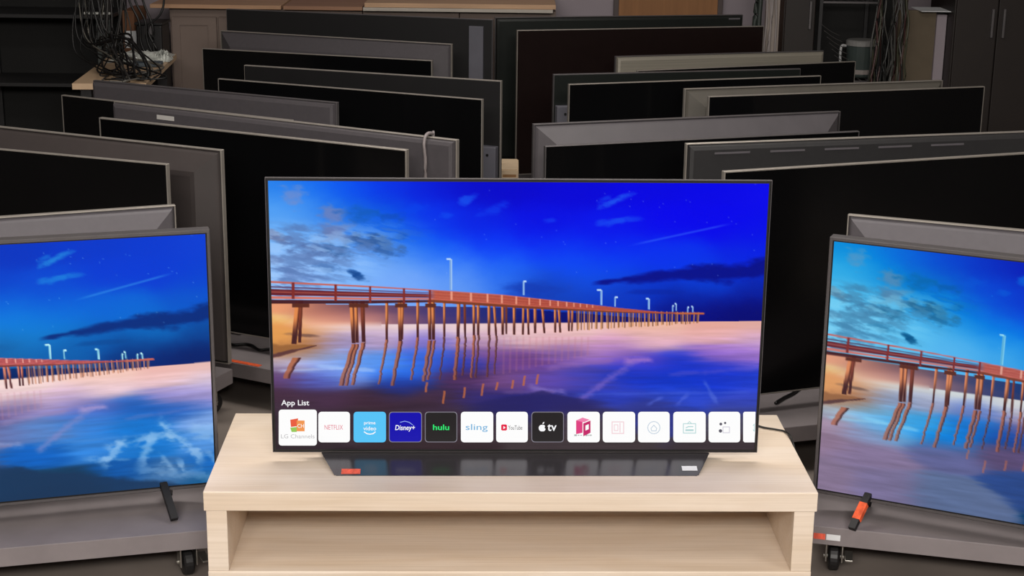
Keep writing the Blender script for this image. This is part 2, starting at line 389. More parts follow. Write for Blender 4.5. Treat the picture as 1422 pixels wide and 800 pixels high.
    def ytop(x): return np.interp(x, [376,500,600,700,800,860,920,978], [391,397,403,410,421,428,434,435])
    def ybot(x): return np.interp(x, [376,500,600,720,850,978], [422,422,420,428,434,437])
    OR, DK = (226, 138, 78), (96, 46, 34)
    # reflections of the piles
    for x0, x1, w0, w1, ya, yb in ((411,397,12,9,497,526),(491,473,6,7,478,536),(496,480,5,5,478,536),(505,489,6,5,476,535),(537,526,4,3,472,534),(556,545,6,5,474,536),(580,571,4,3,469,528),
        (597,588,6,5,473,530),(603,594,4,4,473,528),(617,611,3,2,468,528),(636,632,5,5,468,528),(646,643,3,3,468,522),(658,655,4,3,466,525),(664,661,3,3,466,525),(679,677,3,3,466,524),(689,687,3,2,467,520)):
        img = seg(img, x0, ya, x1, yb, w0, w1, (176, 98, 62) if w0 > 3.5 else (110, 62, 56), .9, (58, 30, 42), .8, X=X+wob)
    for x0, ya, yb in ((592,531,545),(616,543,561),(645,538,553),(670,533,550),(690,531,542),(712,528,540),(728,522,536),(746,520,534)):
        img = seg(img, x0+1, ya, x0-1, yb, 3, 3, (196, 108, 62), .75 if ui else .5, X=X+wob*.5)
    for k in range(14):
        img = seg(img, 700+k*9, 468, 699+k*9, 520-k*2, 3, 3, (190, 120, 130), .18)
    # piles
    for x0, x1, w, yb in ((414,408,7,478),(418,416,4,476),(488,491,5,477),(494,496,4,476),(503,505,5,475),(537,537,3,472),(555,556,5,474),(559,558,3,472),(580,580,3,469),(596,597,4,472),(601,602,4,472),
        (617,617,2.5,468),(637,636,4,468),(645,646,2.5,468),(658,658,3,466),(664,664,3,466),(679,679,3,466),(686,689,2.5,467),(698,698,3,465),(703,703,2,464),(714,714,3,465),(727,726,2.5,465),(733,734,2.5,465),
        (743,743,3,463),(753,756,2.5,463),(771,771,2.5,462),(776,778,2.5,462),(790,790,2.5,460),(795,794,2,460)):
        img = seg(img, x0, float(ybot(x0))-4, x1, yb, w+1, w, OR if x0 not in (503,418,645,703) else (130, 62, 44), 1, DK, foot=(70, 34, 38))
    rng = np.random.RandomState(8)
    for k in range(46):
        x0 = 800+k*3.8+rng.uniform(-1.2, 1.2)
        img = seg(img, x0, float(ybot(x0))-3, x0+rng.uniform(-1, 1), 459-(x0-800)*.058+rng.uniform(-1, 1), 1.9, 1.6, (205, 140, 80) if k % 2 else (120, 76, 48), .9)
    # deck and railings
    yt, yb = ytop(X), ybot(X); hgt = yb-yt; s = (Y-yt)/hgt
    far = sstep(590, 606, X); on = (X < 978)
    def band(img, a, b, c, al=1.): return mixc(img, al*on*np.clip((s-a)*hgt+.5, 0, 1)*np.clip((b-s)*hgt+.5, 0, 1), c)
    img = band(img, .02, 1, (186, 72, 46), .9*far)
    nn = .6+.8*fbm(X/5, Y/2, 61, 3)
    img = mixc(img, on*far*np.clip((s-.05)*hgt, 0, 1)*np.clip((.95-s)*hgt, 0, 1)*np.abs(nn-1)*.9, (215, 120, 80))
    img = band(img, -.02, .07, (196, 102, 92)); img = band(img, .21, .28, (92, 60, 96), .9*(1-far)); img = band(img, .25, .31, (225, 130, 105), .35*far); img = band(img, .5, .56, (225, 130, 105), .3*far)
    img = band(img, .34, .62, (104, 24, 30), .92*(1-far)); img = band(img, .44, .50, (190, 100, 80), .6*(1-far))
    img = band(img, .66, .78, (214, 112, 92), .95*(1-.5*far)); img = band(img, .82, 1.0, (70, 24, 30), .95*(1-.55*far))
    img = band(img, .8, 1.0, (120, 62, 38), .8*far)
    for x0, w in ((407,4),(466,3.5),(514,3),(561,3),(597,3)):
        img = seg(img, x0, float(ytop(x0)), x0, float(ytop(x0))+23, w, w, (128, 44, 40))
    for x0, w in ((627,3),(654,3),(677,2.5),(697,2.5),(717,2.3),(735,2),(750,2),(764,2),(775,2),(787,2),(797,1.6),(806,1.6),(815,1.5),(823,1.4)):
        img = seg(img, x0, float(ytop(x0)), x0, float(ybot(x0))-5, w, w, (238, 160, 135), .9)
    img = mixc(img, np.clip(1.5-np.abs(Y-435.5), 0, 1)*sstep(935, 940, X)*sstep(980, 976, X), (200, 105, 60))
    # cross heads under the deck
    for x0, x1 in ((405,430),(484,512),(548,566),(590,606)):
        img = mixc(img, np.clip(x1-X, 0, 1)*np.clip(X-x0, 0, 1)*np.clip(3.2-np.abs(Y-424.5), 0, 1), (92, 44, 34))
    # lamp posts
    LP = (172, 208, 245)
    for x0, ya, yb, w, hd in ((626,360,403,3.6,-6),(727,391,410,2.4,4),(835,403,424,2.6,-6),(854,413,426,1.8,4),(901,415,430,2.6,-4),(934,425,433,1.6,2),(939,422,432,1.6,-2),(955,427,434,1.6,2),(962,426,434,1.6,-2)):
        img = seg(img, x0, ya, x0, yb, w, w, (120, 165, 225), 1, LP)
        a, b = min(x0, x0+hd), max(x0, x0+hd)
        img = mixc(img, np.clip(X-a+.5, 0, 1)*np.clip(b-X+.5, 0, 1)*np.clip(1.7-np.abs(Y-ya), 0, 1), (190, 220, 250))
    return np.clip(img, 0, 255)

PICM = bpy.data.materials.new('lit_picture'); PICM.use_nodes = True
_b = PICM.node_tree.nodes['Principled BSDF']; _a = PICM.node_tree.nodes.new('ShaderNodeAttribute'); _a.attribute_name = 'picture'
_b.inputs['Base Color'].default_value = (.001, .001, .001, 1); _b.inputs['Roughness'].default_value = .25; _b.inputs['Specular IOR Level'].default_value = .1
PICM.node_tree.links.new(_a.outputs['Color'], _b.inputs['Emission Color']); _b.inputs['Emission Strength'].default_value = 1.0
PICM.cycles.emission_sampling = 'NONE'
def screen_mesh(img, x0, x1, z0, z1, y):
    ny, nx = img.shape[:2]
    xs, zz = np.meshgrid(np.linspace(x0, x1, nx), np.linspace(z1, z0, ny))
    co = np.stack([xs, np.full_like(xs, y), zz], -1).reshape(-1, 3)
    i = np.arange(ny*nx).reshape(ny, nx)
    f = np.stack([i[:-1, :-1], i[1:, :-1], i[1:, 1:], i[:-1, 1:]], -1).reshape(-1, 4)
    me = bpy.data.meshes.new('screen'); me.vertices.add(len(co)); me.vertices.foreach_set('co', co.ravel().astype(np.float32))
    me.loops.add(f.size); me.loops.foreach_set('vertex_index', f.ravel().astype(np.int32))
    me.polygons.add(len(f)); me.polygons.foreach_set('loop_start', (np.arange(len(f))*4).astype(np.int32))
    me.update(calc_edges=True)
    at = me.attributes.new('picture', 'FLOAT_COLOR', 'POINT')
    c = np.concatenate([s2l(img.reshape(-1, 3)), np.ones((len(co), 1))], 1)
    at.data.foreach_set('color', c.ravel().astype(np.float32))
    me.materials.append(PICM)
    return me

# ------------------------------------------------------------------ television builders
def ring(name, w, h, b, y0, y1, material, parent, z0=0.):
    """rectangular frame of border b between y0 and y1"""
    bm = bmesh.new()
    def R(x, za, zb, y): return [bm.verts.new(c) for c in ((-x, y, za), (x, y, za), (x, y, zb), (-x, y, zb))]
    o0, o1 = R(w/2, z0, z0+h, y0), R(w/2, z0, z0+h, y1)
    i0, i1 = R(w/2-b, z0+b, z0+h-b, y0), R(w/2-b, z0+b, z0+h-b, y1)
    for k in range(4):
        j = (k+1) % 4
        for q in ((o0[k], o0[j], i0[j], i0[k]), (o1[k], o1[j], i1[j], i1[k]), (o0[k], o0[j], o1[j], o1[k]), (i0[k], i0[j], i1[j], i1[k])):
            bm.faces.new(q)
    bmesh.ops.bevel(bm, geom=[e for e in bm.edges if all(abs(abs(v.co.x)-w/2) < 1e-6 or v.co.z in (z0, z0+h) for v in e.verts)], offset=min(.0015, b*.3), segments=1, affect='EDGES')
    return link(name, bm_mesh(bm, name), material, parent)
def frustum(name, a, b, y0, y1, material, parent, extra=None):
    """loft between rectangle a=(x0,x1,z0,z1) at y0 and rectangle b at y1 (optionally further (rect,y) stations)"""
    st = [(a, y0), (b, y1)] + (extra or [])
    bm = bmesh.new(); rr = []
    for (x0, x1, z0, z1), y in st: rr.append([bm.verts.new(c) for c in ((x0, y, z0), (x1, y, z0), (x1, y, z1), (x0, y, z1))])
    for p, q in zip(rr, rr[1:]):
        for k in range(4): bm.faces.new((p[k], p[(k+1) % 4], q[(k+1) % 4], q[k]))
    bm.faces.new(rr[0]); bm.faces.new(rr[-1][::-1])
    return link(name, bm_mesh(bm, name), material, parent)
def bars(name, segs, w, material, parent):
    """rectangular bars, each from point a to point b, joined into one part"""
    bm = bmesh.new()
    for a, b in segs:
        a, b = Vector(a), Vector(b); t = (b-a).normalized()
        s = t.cross(Vector((0, 0, 1)));
        if s.length < .05: s = Vector((1, 0, 0))
        s.normalize(); q = s.cross(t)
        R = [[bm.verts.new(p+s*i*w/2+q*j*w*.35) for i, j in ((-1, -1), (1, -1), (1, 1), (-1, 1))] for p in (a, b)]
        for k in range(4): bm.faces.new((R[0][k], R[0][(k+1) % 4], R[1][(k+1) % 4], R[1][k]))
        bm.faces.new(R[0]); bm.faces.new(R[1][::-1])
    return link(name, bm_mesh(bm, name), material, parent)
DECK = .15
ZB = .21
def feet(t, w, zb, d=.05):
    for s in (-1, 1):
        x = s*w*.38
        bars('foot', [((x, .0, zb+.02), (x+s*.02, -d, .0065)), ((x, .02, zb+.02), (x+s*.02, d+.01, .0065))], .019, PL_BLACK, t)
def tv_root(A, B, label, group=None):
    A, B = Vector(A), Vector(B); c = (A+B)/2
    return thing('television', label, 'television', (c.x, c.y, DECK), math.atan2(B.y-A.y, B.x-A.x), group)
def tv(A, B, style, label, edge=None, body=None, bez=.003, opts=()):
    """A, B: world points of the top corners as seen from the bench side; -y local faces the bench"""
    t = tv_root(A, B, label)
    A, B = Vector(A), Vector(B); w = math.hypot(B.x-A.x, B.y-A.y)
    z0 = ZB-DECK; h = (A.z+B.z)/2-ZB; z1 = z0+h
    edge = edge or EDGE; x = w/2
    if style == 'screen':
        ring('frame', w, h, bez, -.004, .014, edge, t, z0)
        box('screen', (-x+bez, -.0015, z0+bez), (x-bez, .0135, z1-bez), body or BLACK_GLASS, t)
        frustum('back_cover', (-x+.012, x-.012, z0+.012, z1-.012), (-x+.07, x-.07, z0+.02, z1-.09), .0142, .045, PL_DARK, t)
    else:
        ring('frame', w, h, .0035, -.009, .009, edge, t, z0)
        box('screen', (-x+.0036, .0, z0+.0036), (x-.0036, .008, z1-.0036), BLACK_GLASS, t)
        body = body or PL_GREY
        if style == 'bevel':      # chamfered rear housing with a raised middle
            g = .012
            frustum('back_cover', (-x+.0036, x-.0036, z0+.0036, z1-.0036), (-x+g, x-g, z0+g, z1-g), .0, -.012, body, t,
                    [((-x+g+.004, x-g-.004, z0+g, z1-g-.004), -.016), ((-x+.075, x-.075, z0+.03, z1-.07), -.052), ((-x+.09, x-.09, z0+.035, z1-.085), -.054)])
            box('port_cover', (x*.35, -.058, z0+.1), (x*.7, -.052, z0+.3), PL_DARK, t, .002)
        elif style == 'slab':
            frustum('back_cover', (-x+.0036, x-.0036, z0+.0036, z1-.0036), (-x+.009, x-.009, z0+.009, z1-.009), .0, -.022, body, t,
                    [((-x+.02, x-.02, z0+.02, z1-.02), -.026)])
            box('port_cover', (-x*.6, -.031, z0+.1), (-x*.2, -.0255, z0+.3), PL_DARK, t, .002)
        elif style == 'thin':     # very thin panel, electronics housing on the lower part
            box('back_cover', (-x+.0036, -.011, z0+.0036), (x-.0036, .0, z1-.0036), body, t, .001)
            zz = z0+h*opts[0] if opts else z0+h*.62
            hs = box('rear_housing', (-x+.008, -.05, z0+.008), (x-.008, -.0115, zz), PL_BOX, t, .004)
            for s in (-1, 1):
                o = lathe('screw', [(.006, 0), (.006, .002)], PL_BLACK, hs, 10); o.rotation_euler = (math.pi/2, 0, 0); o.location = (s*(x-.045), -.05, zz-.035)
    feet(t, w, z0)
    return t, w, z0, z1
def sticker(t, x, z, w, h, y, m_, name='sticker'):
    return box(name, (x-w/2, y-.0012, z-h/2), (x+w/2, y, z+h/2), m_, t)
def P(x, y, z): return at_z(x, y, z)
def ext(A, B, w, keep='A'):
    """same line, but width w measured from the kept corner"""
    A, B = Vector(A), Vector(B); d = (B-A); d.z = 0; d.normalize()
    return (A, A+d*w) if keep == 'A' else (B-d*w, B)

# ------------------------------------------------------------------ the television on the bench
main = thing('television', 'lit television on the oak bench showing a pier above a row of app tiles', 'television', (TX, TY, .35), TYAW)
z0 = TZ-.35
ring('frame', TVW, TVH, .0018, -.0005, .010, EDGE_D, main, z0)
ring('bezel', TVW-.0038, TVH-.0038, .006, .0003, .0098, PL_BLACK, main, z0+.0019)
IMG = picture(760, 428, True)
screen = link('screen', screen_mesh(IMG, SX0, SX1, z0+SZ0, z0+SZ1, .0012), None, main)
box('back_cover', (-TVW/2+.004, .0104, z0+.004), (TVW/2-.004, .014, z0+TVH-.004), PL_DARK, main)
frustum('rear_housing', (-.54, .54, z0+.01, z0+.43), (-.52, .52, z0+.02, z0+.41), .0142, .046, PL_DARK, main)
box('neck', (-.22, .012, .006), (.22, .05, z0+.06), PL_DARK, main, .003)
BASEM = mat('dark_stand_metal', (92, 89, 92), .2, .7, .5, ((80, 4, 4), .05, 2))
bm = bmesh.new()
pl = [(-.452, -.094, .0015), (.452, -.094, .0015), (.492, .0, .0245), (-.492, .0, .0245)]
bt = [(-.452, -.094, .0005), (.452, -.094, .0005), (.492, .12, .0005), (-.492, .12, .0005)]
bk = [(.45, .06, .0245), (-.45, .06, .0245)]
vt = [bm.verts.new(c) for c in pl]; vb = [bm.verts.new(c) for c in bt]; vk = [bm.verts.new(c) for c in bk]
for f in ((vt[0], vt[1], vt[2], vt[3]), (vt[3], vt[2], vk[0], vk[1]), (vk[1], vk[0], vb[2], vb[3]), (vb[0], vb[3], vb[2], vb[1]),
          (vt[0], vb[0], vb[1], vt[1]), (vt[1], vb[1], vb[2], vk[0], vt[2]), (vt[0], vt[3], vk[1], vb[3], vb[0])): bm.faces.new(f)
bmesh.ops.bevel(bm, geom=[e for e in bm.edges if e.verts[0].co.y < -.09 and e.verts[1].co.y < -.09 and abs(e.verts[0].co.x-e.verts[1].co.x) < .01], offset=.004, segments=2, affect='EDGES')
base = link('stand_base', bm_mesh(bm, 'stand_base'), BASEM, main)
def slope_z(y): return .0015+(y+.094)/.094*.023+.0004
def base_sticker(x0, x1, y0, y1, m_, name):
    bm = bmesh.new(); v = [bm.verts.new((x, y, slope_z(y))) for x, y in ((x0, y0), (x1, y0), (x1, y1), (x0, y1))]; f = bm.faces.new(v)
    r = bmesh.ops.extrude_face_region(bm, geom=[f]); bmesh.ops.translate(bm, vec=(0, 0, .0006), verts=[e for e in r['geom'] if isinstance(e, bmesh.types.BMVert)])
    return link(name, bm_mesh(bm, name), m_, base)
base_sticker(-.436, -.389, -.088, -.068, STK_RED, 'sticker')
base_sticker(.414, .452, -.074, -.056, STK_WHITE, 'sticker')

# app row on the screen: flat lit shapes lying on the screen surface
def flat(name, poly, y, material):
    bm = bmesh.new(); v = [bm.verts.new((x, y, z)) for x, z in poly]; bm.faces.new(v[::-1])
    me = bpy.data.meshes.new(name); bm.to_mesh(me); bm.free()
    return link(name, me, material, screen)
def L(x, y): a, b = scr(x, y); return a, b+z0
def rrect(x0, y0, x1, y1, r):
    pts = []
    for cx, cy, a0 in ((x1-r, y0+r, -90), (x1-r, y1-r, 0), (x0+r, y1-r, 90), (x0+r, y0+r, 180)):
        for k in range(5):
            a = math.radians(a0+k*22.5); pts.append(L(cx+r*math.cos(a), cy+r*math.sin(a)))
    return pts
EW = emit('tile_white', (252, 252, 252)); EB = emit('tile_border', (128, 124, 136))
YT = .0006
def text(body, cx, cy, hpx, material, name='app_logo', wpx=None, shear=0., off=0.):
    fc = bpy.data.curves.new('t', 'FONT'); fc.body = body; fc.align_x = 'CENTER'; fc.align_y = 'CENTER'; fc.shear = shear; fc.offset = off; fc.resolution_u = 3
    ob = bpy.data.objects.new('t', fc); COL.objects.link(ob); bpy.context.view_layer.update()
    me = bpy.data.meshes.new_from_object(ob.evaluated_get(bpy.context.evaluated_depsgraph_get()))
    bpy.data.objects.remove(ob); bpy.data.curves.remove(fc)
    co = np.zeros(len(me.vertices)*3); me.vertices.foreach_get('co', co); co = co.reshape(-1, 3)
    lo, hi = co.min(0), co.max(0); c = (lo+hi)/2
    k = TVW/688.
    sy = hpx*k/(hi[1]-lo[1]); sx = wpx*k/(hi[0]-lo[0]) if wpx else sy
    X, Z = L(cx, cy)
    out = np.stack([X+(co[:, 0]-c[0])*sx, np.full(len(co), YT-.0005), Z+(co[:, 1]-c[1])*sy], -1)
    me.vertices.foreach_set('co', out.ravel()); me.update(); me.materials.clear(); me.name = name
    return link(name, me, material, screen)
def shape(poly_px, material, dy=.0005, name='app_logo'): return flat(name, [L(x, y) for x, y in poly_px], YT-dy, material)
def disc(cx, cy, r, material, dy=.0005, rx=None, n=16, name='app_logo'):
    return shape([(cx+(rx or r)*math.cos(2*math.pi*k/n), cy+r*math.sin(2*math.pi*k/n)) for k in range(n)], material, dy, name)
def outline(pts, w, material, closed=True):
    """thin line drawing along px points"""
    bm = bmesh.new(); n = len(pts)
    for i in range(n if closed else n-1):
        a, b = Vector(pts[i]), Vector(pts[(i+1) % n]); d = (b-a).normalized(); q = Vector((-d.y, d.x))*w/2
        v = [bm.verts.new((L(*p)[0], YT-.0005, L(*p)[1])) for p in (a-q-d*w/2, a+q-d*w/2, b+q+d*w/2, b-q+d*w/2)]; bm.faces.new(v)
    me = bpy.data.meshes.new('app_logo'); bm.to_mesh(me); bm.free(); return link('app_logo', me, material, screen)
tiles = [(442,486),(491,536),(540,586),(590,635),(640,685),(689,733),(738,783),(788,833),(837,882),(886,930),(935,980),(984,1028)]
tcol = {1: ('tile_sky_blue', (84, 194, 246)), 2: ('tile_deep_blue', (6, 0, 172)), 3: ('tile_charcoal', (32, 29, 31)), 6: ('tile_charcoal', (32, 29, 31))}
flat('app_tile', rrect(387, 569, 440, 619, 4), YT, EW)
for i, (a, b) in enumerate(tiles):
    mt = emit(*tcol[i]) if i in tcol else EW
    if i in (2, 3, 6):
        flat('tile_border', rrect(a, 572, b, 614.5, 4.5), YT+.0002, EB); flat('app_tile', rrect(a+1, 573, b-1, 613.5, 4), YT, mt)
    else: flat('app_tile', rrect(a, 572, b, 614.5, 4.5), YT, mt)
flat('app_tile', [L(x, y) for x, y in ((1034,572),(1049.2,572),(1048.6,614.5),(1034,614.5),(1032,612.5),(1032,574))], YT, EW)
WH = emit('print_white', (248, 248, 250)); RD = emit('print_rose', (226, 120, 138)); GY = emit('print_grey', (186, 184, 186))
text('App List', 410, 560.5, 10.5, WH, 'screen_text', 39, off=.012)
shape([(403,583),(414,581),(413,592),(404,593)], emit('print_red', (232, 92, 62)))
shape([(403,594),(413,593),(412,600),(405,600)], emit('print_green', (150, 200, 90)))
shape([(412,584),(423,584),(423,599),(412,599)], emit('print_orange', (240, 150, 80)), .0007)
text('CH', 417.5, 591.5, 6, EW, wpx=9).location.y = -.0004
text('LG Channels', 413.5, 606, 6, GY, wpx=47)
text('NETFLIX', 463.5, 593.5, 7, RD, wpx=26)
text('prime', 513.5, 588, 6, WH, wpx=16, off=.01); text('video', 513.5, 595, 6, WH, wpx=18, off=.01)
outline([(506,600),(510,602.5),(514,603),(518,602.3),(521,600)], 1.4, WH, False)
text('Disney+', 562.5, 595, 10, WH, wpx=28, shear=.15, off=.015)
outline([(556,586.5),(562,585),(568,586.5),(573,590)], .9, emit('print_pale_blue', (150, 175, 245)), False)
text('hulu', 612.5, 593.5, 8.5, emit('print_bright_green', (40, 226, 112)), wpx=23, off=.02)
text('sling', 662, 594.5, 12, emit('print_sky', (98, 172, 218)), wpx=31)
shape([(696,590.5),(697.5,589.5),(702.5,589.5),(704,590.5),(704,597),(702.5,598),(697.5,598),(696,597)], emit('print_crimson', (228, 30, 70)))
shape([(699,591.6),(702.2,593.8),(699,596)], EW, .0008)
text('YouTube', 715.5, 594, 6.5, emit('print_dark_grey', (92, 90, 94)), wpx=20)
# bitten fruit and 'tv'
disc(752.2, 594.6, 4.6, WH, rx=4.2); disc(754.2, 594.6, 4.6, WH, .0006, rx=3.6); disc(758.2, 593.6, 2.0, emit('tile_charcoal', ()), .0008); shape([(753.2,589.5),(754,586.8),(756,585.8),(755.4,588.2)], WH)
text('tv', 766.5, 593.8, 10.5, WH, wpx=13, off=.015)
PK = emit('print_pink', (222, 62, 128)); PK2 = emit('print_deep_pink', (196, 36, 104)); PK3 = emit('print_light_pink', (240, 130, 175))
shape([(800,584),(809,580),(809,601),(800,603)], PK); shape([(800,584),(809,580),(819,583),(811,586.5)], PK3, .0006)
shape([(810,588),(820,584),(820,601),(810,606)], PK2, .0007); shape([(813,591),(817.5,589),(817.5,596),(813,598)], EW, .0009)
FG = emit('print_faint_grey', (165, 172, 170))
for xa, xb, hh in ((797.5,801,2.2),(802,804.5,1.2),(805.5,808.5,1),(813,816,2.2),(816.8,818.6,1.6),(819.4,821.5,1.8)): shape([(xa,604.5-hh/2),(xb,604.5-hh/2),(xb,604.5+hh/2),(xa,604.5+hh/2)], FG)
FP = emit('print_faint_pink', (240, 205, 212)); FT = emit('print_faint_teal', (178, 214, 214)); FB = emit('print_faint_blue', (190, 206, 220))
outline([(850,586),(866,586),(866,602),(850,602)], 1.2, FP); outline([(853,590),(858,590),(858,598),(853,598)], 1, FP); outline([(861,588),(861,600)], 1.2, FP, False)
outline([(908+8.5*math.cos(k*math.pi/8), 594+8.5*math.sin(k*math.pi/8)) for k in range(16)], 1, FB)
outline([(904,595),(908,590.5),(912,595),(911,598.5),(905,598.5)], 1, FB)
outline([(949,588.5),(966,588.5),(966,601.5),(949,601.5)], 1.1, FT); outline([(955,588),(957.5,585.5),(960,588)], 1, FT, False); outline([(953,597.5),(962,597.5)], 2.4, FT, False); outline([(953,594),(956,592.6),(962,592.6)], 1.4, FT, False)
disc(1001, 589, 2, emit('print_slate', (88, 86, 100))); disc(1000.5, 598.5, 2.4, emit('print_slate', ())); disc(1007, 587.5, 1.6, emit('print_slate', ()))
outline([(1004,593),(1013,593),(1013,601),(1004,601)], 1, emit('print_pale_lilac', (205, 200, 215)))
outline([(1046,591),(1047.5,589),(1047.5,599),(1046,597)], .9, FT, False)

pc = [on_bench(1040, 588), on_bench(1058, 595), on_bench(1078, 598.5), on_bench(1090, 601.5)]
edge_pt = at_z(1097, 610, .352)
cable('power_cable', [p+Vector((0, 0, .004)) for p in pc]+[edge_pt+Vector((.004, .0, .002)), edge_pt+Vector((.016, -.02, -.05)), edge_pt+Vector((.018, -.02, -.16)), edge_pt+Vector((.02, .0, -.345))],
      .0026, CABLE_BLACK, 'thin black cable running off the end of the oak bench to the floor')

# ------------------------------------------------------------------ the other televisions
# left lit television, right lit television
def lit(A, B, z_top, label, img):
    A = Vector((A[0], A[1], z_top)); B = Vector((B[0], B[1], z_top)); t = tv_root(A, B, label)
    w = (B-A).length; zb = .206-DECK; h = z_top-.206; x = w/2
    ring('frame', w, h, .0085, -.006, .03, EDGE_D, t, zb)
    ring('bezel', w-.0172, h-.0172, .003, -.004, .02, PL_BLACK, t, zb+.0086)
    link('screen', screen_mesh(img, -x+.0117, x-.0117, zb+.0117, zb+h-.0117, -.003), None, t)
    frustum('back_cover', (-x+.012, x-.012, zb+.012, zb+h-.012), (-x+.1, x-.1, zb+.02, zb+h-.16), .0302, .07, PL_DARK, t)
    feet(t, w, zb, .085)
    return t
def grade(img, m_, add): return np.clip(img @ np.array(m_).T + np.array(add), 0, 255)
side = picture(480, 270, False)
imgL = grade(side, [[1, .03, 0], [0, .88, .25], [.14, .04, .88]], (4, 0, 4))
imgR = grade(side, [[1, .02, -.17], [0, .92, .08], [.08, .04, .88]], (4, 4, 2))
def litline(p1, p2, w, keep):
    a, b = Vector(p1), Vector(p2); return ext(a, b, w, keep)
zt = .907
a, b = at_z(111, 327.5, zt), at_z(291, 318, zt)
A, B = ext(a, b, TVW, 'B'); tvL1 = lit(A, B, zt, 'lit television showing the far tip of the pier over pink surf, no app tiles', imgL)
a, b = at_z(1153, 328, zt), at_z(1311, 345.5, zt)
A, B = ext(a, b, TVW, 'A'); tvR1 = lit(A, B, zt, 'lit television showing the shore end of the pier under a teal sky', imgR)
print('lit yaw', math.degrees(tvL1.rotation_euler.z), math.degrees(tvR1.rotation_euler.z))
PAIRS = {}
def reg(k, r): PAIRS[k] = r; return r
PAIRS['L1'] = (tvL1, TVW, 0, 0); PAIRS['R1'] = (tvR1, TVW, 0, 0)
def pair_pts(a, b, H, w=None, keep='A'):
    A, B = P(*a, H), P(*b, H)
    return ext(A, B, w, keep) if w else (A, B)
A, B = pair_pts((111,293), (243,284), .90, 1.11, 'B')
reg('L2', tv(A, B, 'bevel', 'grey-backed television behind the lit one showing the pier tip', body=PL_GREY))
A, B = pair_pts((1178,297), (1311,309), .90, 1.11, 'A')
reg('R2', tv(A, B, 'bevel', 'grey-backed television behind the lit one showing the teal sky', body=PL_GREY))
A, B = pair_pts((111,217), (232,228), .92, 1.2, 'B')
reg('L3', tv(A, B, 'screen', 'black-screened television between the pier-tip television and a chamfered grey-backed one'))
A, B = pair_pts((111,187), (309,208), .92, 1.23, 'B')
reg('L4', tv(A, B, 'bevel', 'chamfered grey-backed television on the dolly with a bare caster beside the oak bench', body=mat('warm_dark_back_plastic', (58, 52, 51), .5, 0, .4)))
A, B = pair_pts((138,163), (565,208), .92)
reg('L5', tv(A, B, 'screen', 'black-screened television with a brightly lit top edge above the orange-stickered dolly', bez=.0045))
A, B = pair_pts((160,140), (636,194), .925)
t6 = reg('L6', tv(A, B, 'slab', 'grey-backed television with a cable over its top and a pale sticker', body=PL_MID))
A, B = pair_pts((160,140), (405,167), .87, 1.12, 'B')
reg('L6b', tv(A, B, 'screen', 'black-screened television mostly hidden behind the one with the cable over its top'))
A, B = pair_pts((131,111), (469,142), .89)
reg('L7', tv(A, B, 'slab', 'flat dark-grey-backed television with square corners, close to the cable-strewn desk', edge=EDGE_D, body=PL_MID))
A, B = pair_pts((303,109), (670,138), .895)
reg('L8', tv(A, B, 'screen', 'black-screened television back to back with a thin-panelled one with blue-grey housing'))
A, B = pair_pts((340,90), (697,112), .90)
reg('L9', tv(A, B, 'thin', 'thin dark-backed television with blue-grey lower housing and a dark screw', body=PL_BLACK, opts=(.60,)))
A, B = pair_pts((281,67), (600,84), .89)
reg('L10', tv(A, B, 'screen', 'black-screened television in front of a grey-rimmed chamfered back, near the cabinets'))
A, B = pair_pts((307,42), (628,61), .94)
reg('L11', tv(A, B, 'bevel', 'dark chamfered-backed television with grey rim, one before the planks', body=PL_MID))
A, B = pair_pts((315,12), (685,27), 1.0)
t12, w12, za, zb_ = tv(A, B, 'thin', 'wide black-backed television with a grey side strip, right under the planks', edge=EDGE_D, body=PL_BLACK, opts=(.3,)); reg('L12', (t12, w12, za, zb_))
box('side_strip', (w12/2-.12, -.03, za+.1), (w12/2-.045, -.0112, zb_-.035), PL_BOX, t12, .003)
A, B = pair_pts((1005,238), (1311,219), .93, 1.23, 'A')
reg('R3', tv(A, B, 'screen', 'large black-screened television with a brightly lit top edge beside the teal-sky television', bez=.0045))
A, B = pair_pts((952,199), (1311,186), .95, 1.25, 'A')
t, w, za, zb_ = reg('R4', tv(A, B, 'slab', 'dark-backed television with pale vent slots along its top', body=PL_DARK, edge=EDGE))
for k in range(5):
    xx = -w/2+.15+k*.19; box('vent_slot', (xx-.06, -.0275, zb_-.034), (xx+.06, -.0262, zb_-.028), PL_GREY, t)
A, B = pair_pts((757,203), (1193,182), .89)
reg('R5', tv(A, B, 'screen', 'black-screened television with dark edges before a wide chamfered grey back', edge=EDGE_D))
A, B = pair_pts((740,172), (1166,154), .91)
reg('R6', tv(A, B, 'bevel', 'grey television back with a wide pale chamfer along its whole top', body=mat('soft_grey_back_plastic', (76, 72, 75), .5, 0, .4), edge=EDGE_D))
A, B = pair_pts((984,134), (1311,122), .92, 1.23, 'A')
reg('R7', tv(A, B, 'screen', 'black-screened television overlapping a chamfered brown-grey back near the hanging cables'))
A, B = pair_pts((950,123), (1308,111), .90)
reg('R8', tv(A, B, 'bevel', 'brown-grey chamfered television back with sharp corner crease', body=mat('brown_grey_back_plastic', (84, 80, 74), .42, 0, .5)))
A, B = pair_pts((790,117), (1140,105), .905)
reg('R9', tv(A, B, 'screen', 'black-screened television back to back with a thin-panelled one with grey housing'))
A, B = pair_pts((768,103), (1111,95), .885)
reg('R10', tv(A, B, 'thin', 'thin dark-backed television with grey housing and a shadowed seam', body=GREEN_GLASS, edge=EDGE_D, opts=(.80,)))
A, B = pair_pts((885,98), (1188,85), .85)
reg('R11', tv(A, B, 'screen', 'black-screened television right in front of the brushed metal back'))
A, B = pair_pts((854,78), (1143,70), .86)
reg('R12', tv(A, B, 'slab', 'television with a shiny brushed metal back', body=BRUSHED, edge=EDGE_D))
A, B = pair_pts((718,42), (1061,36), .95)
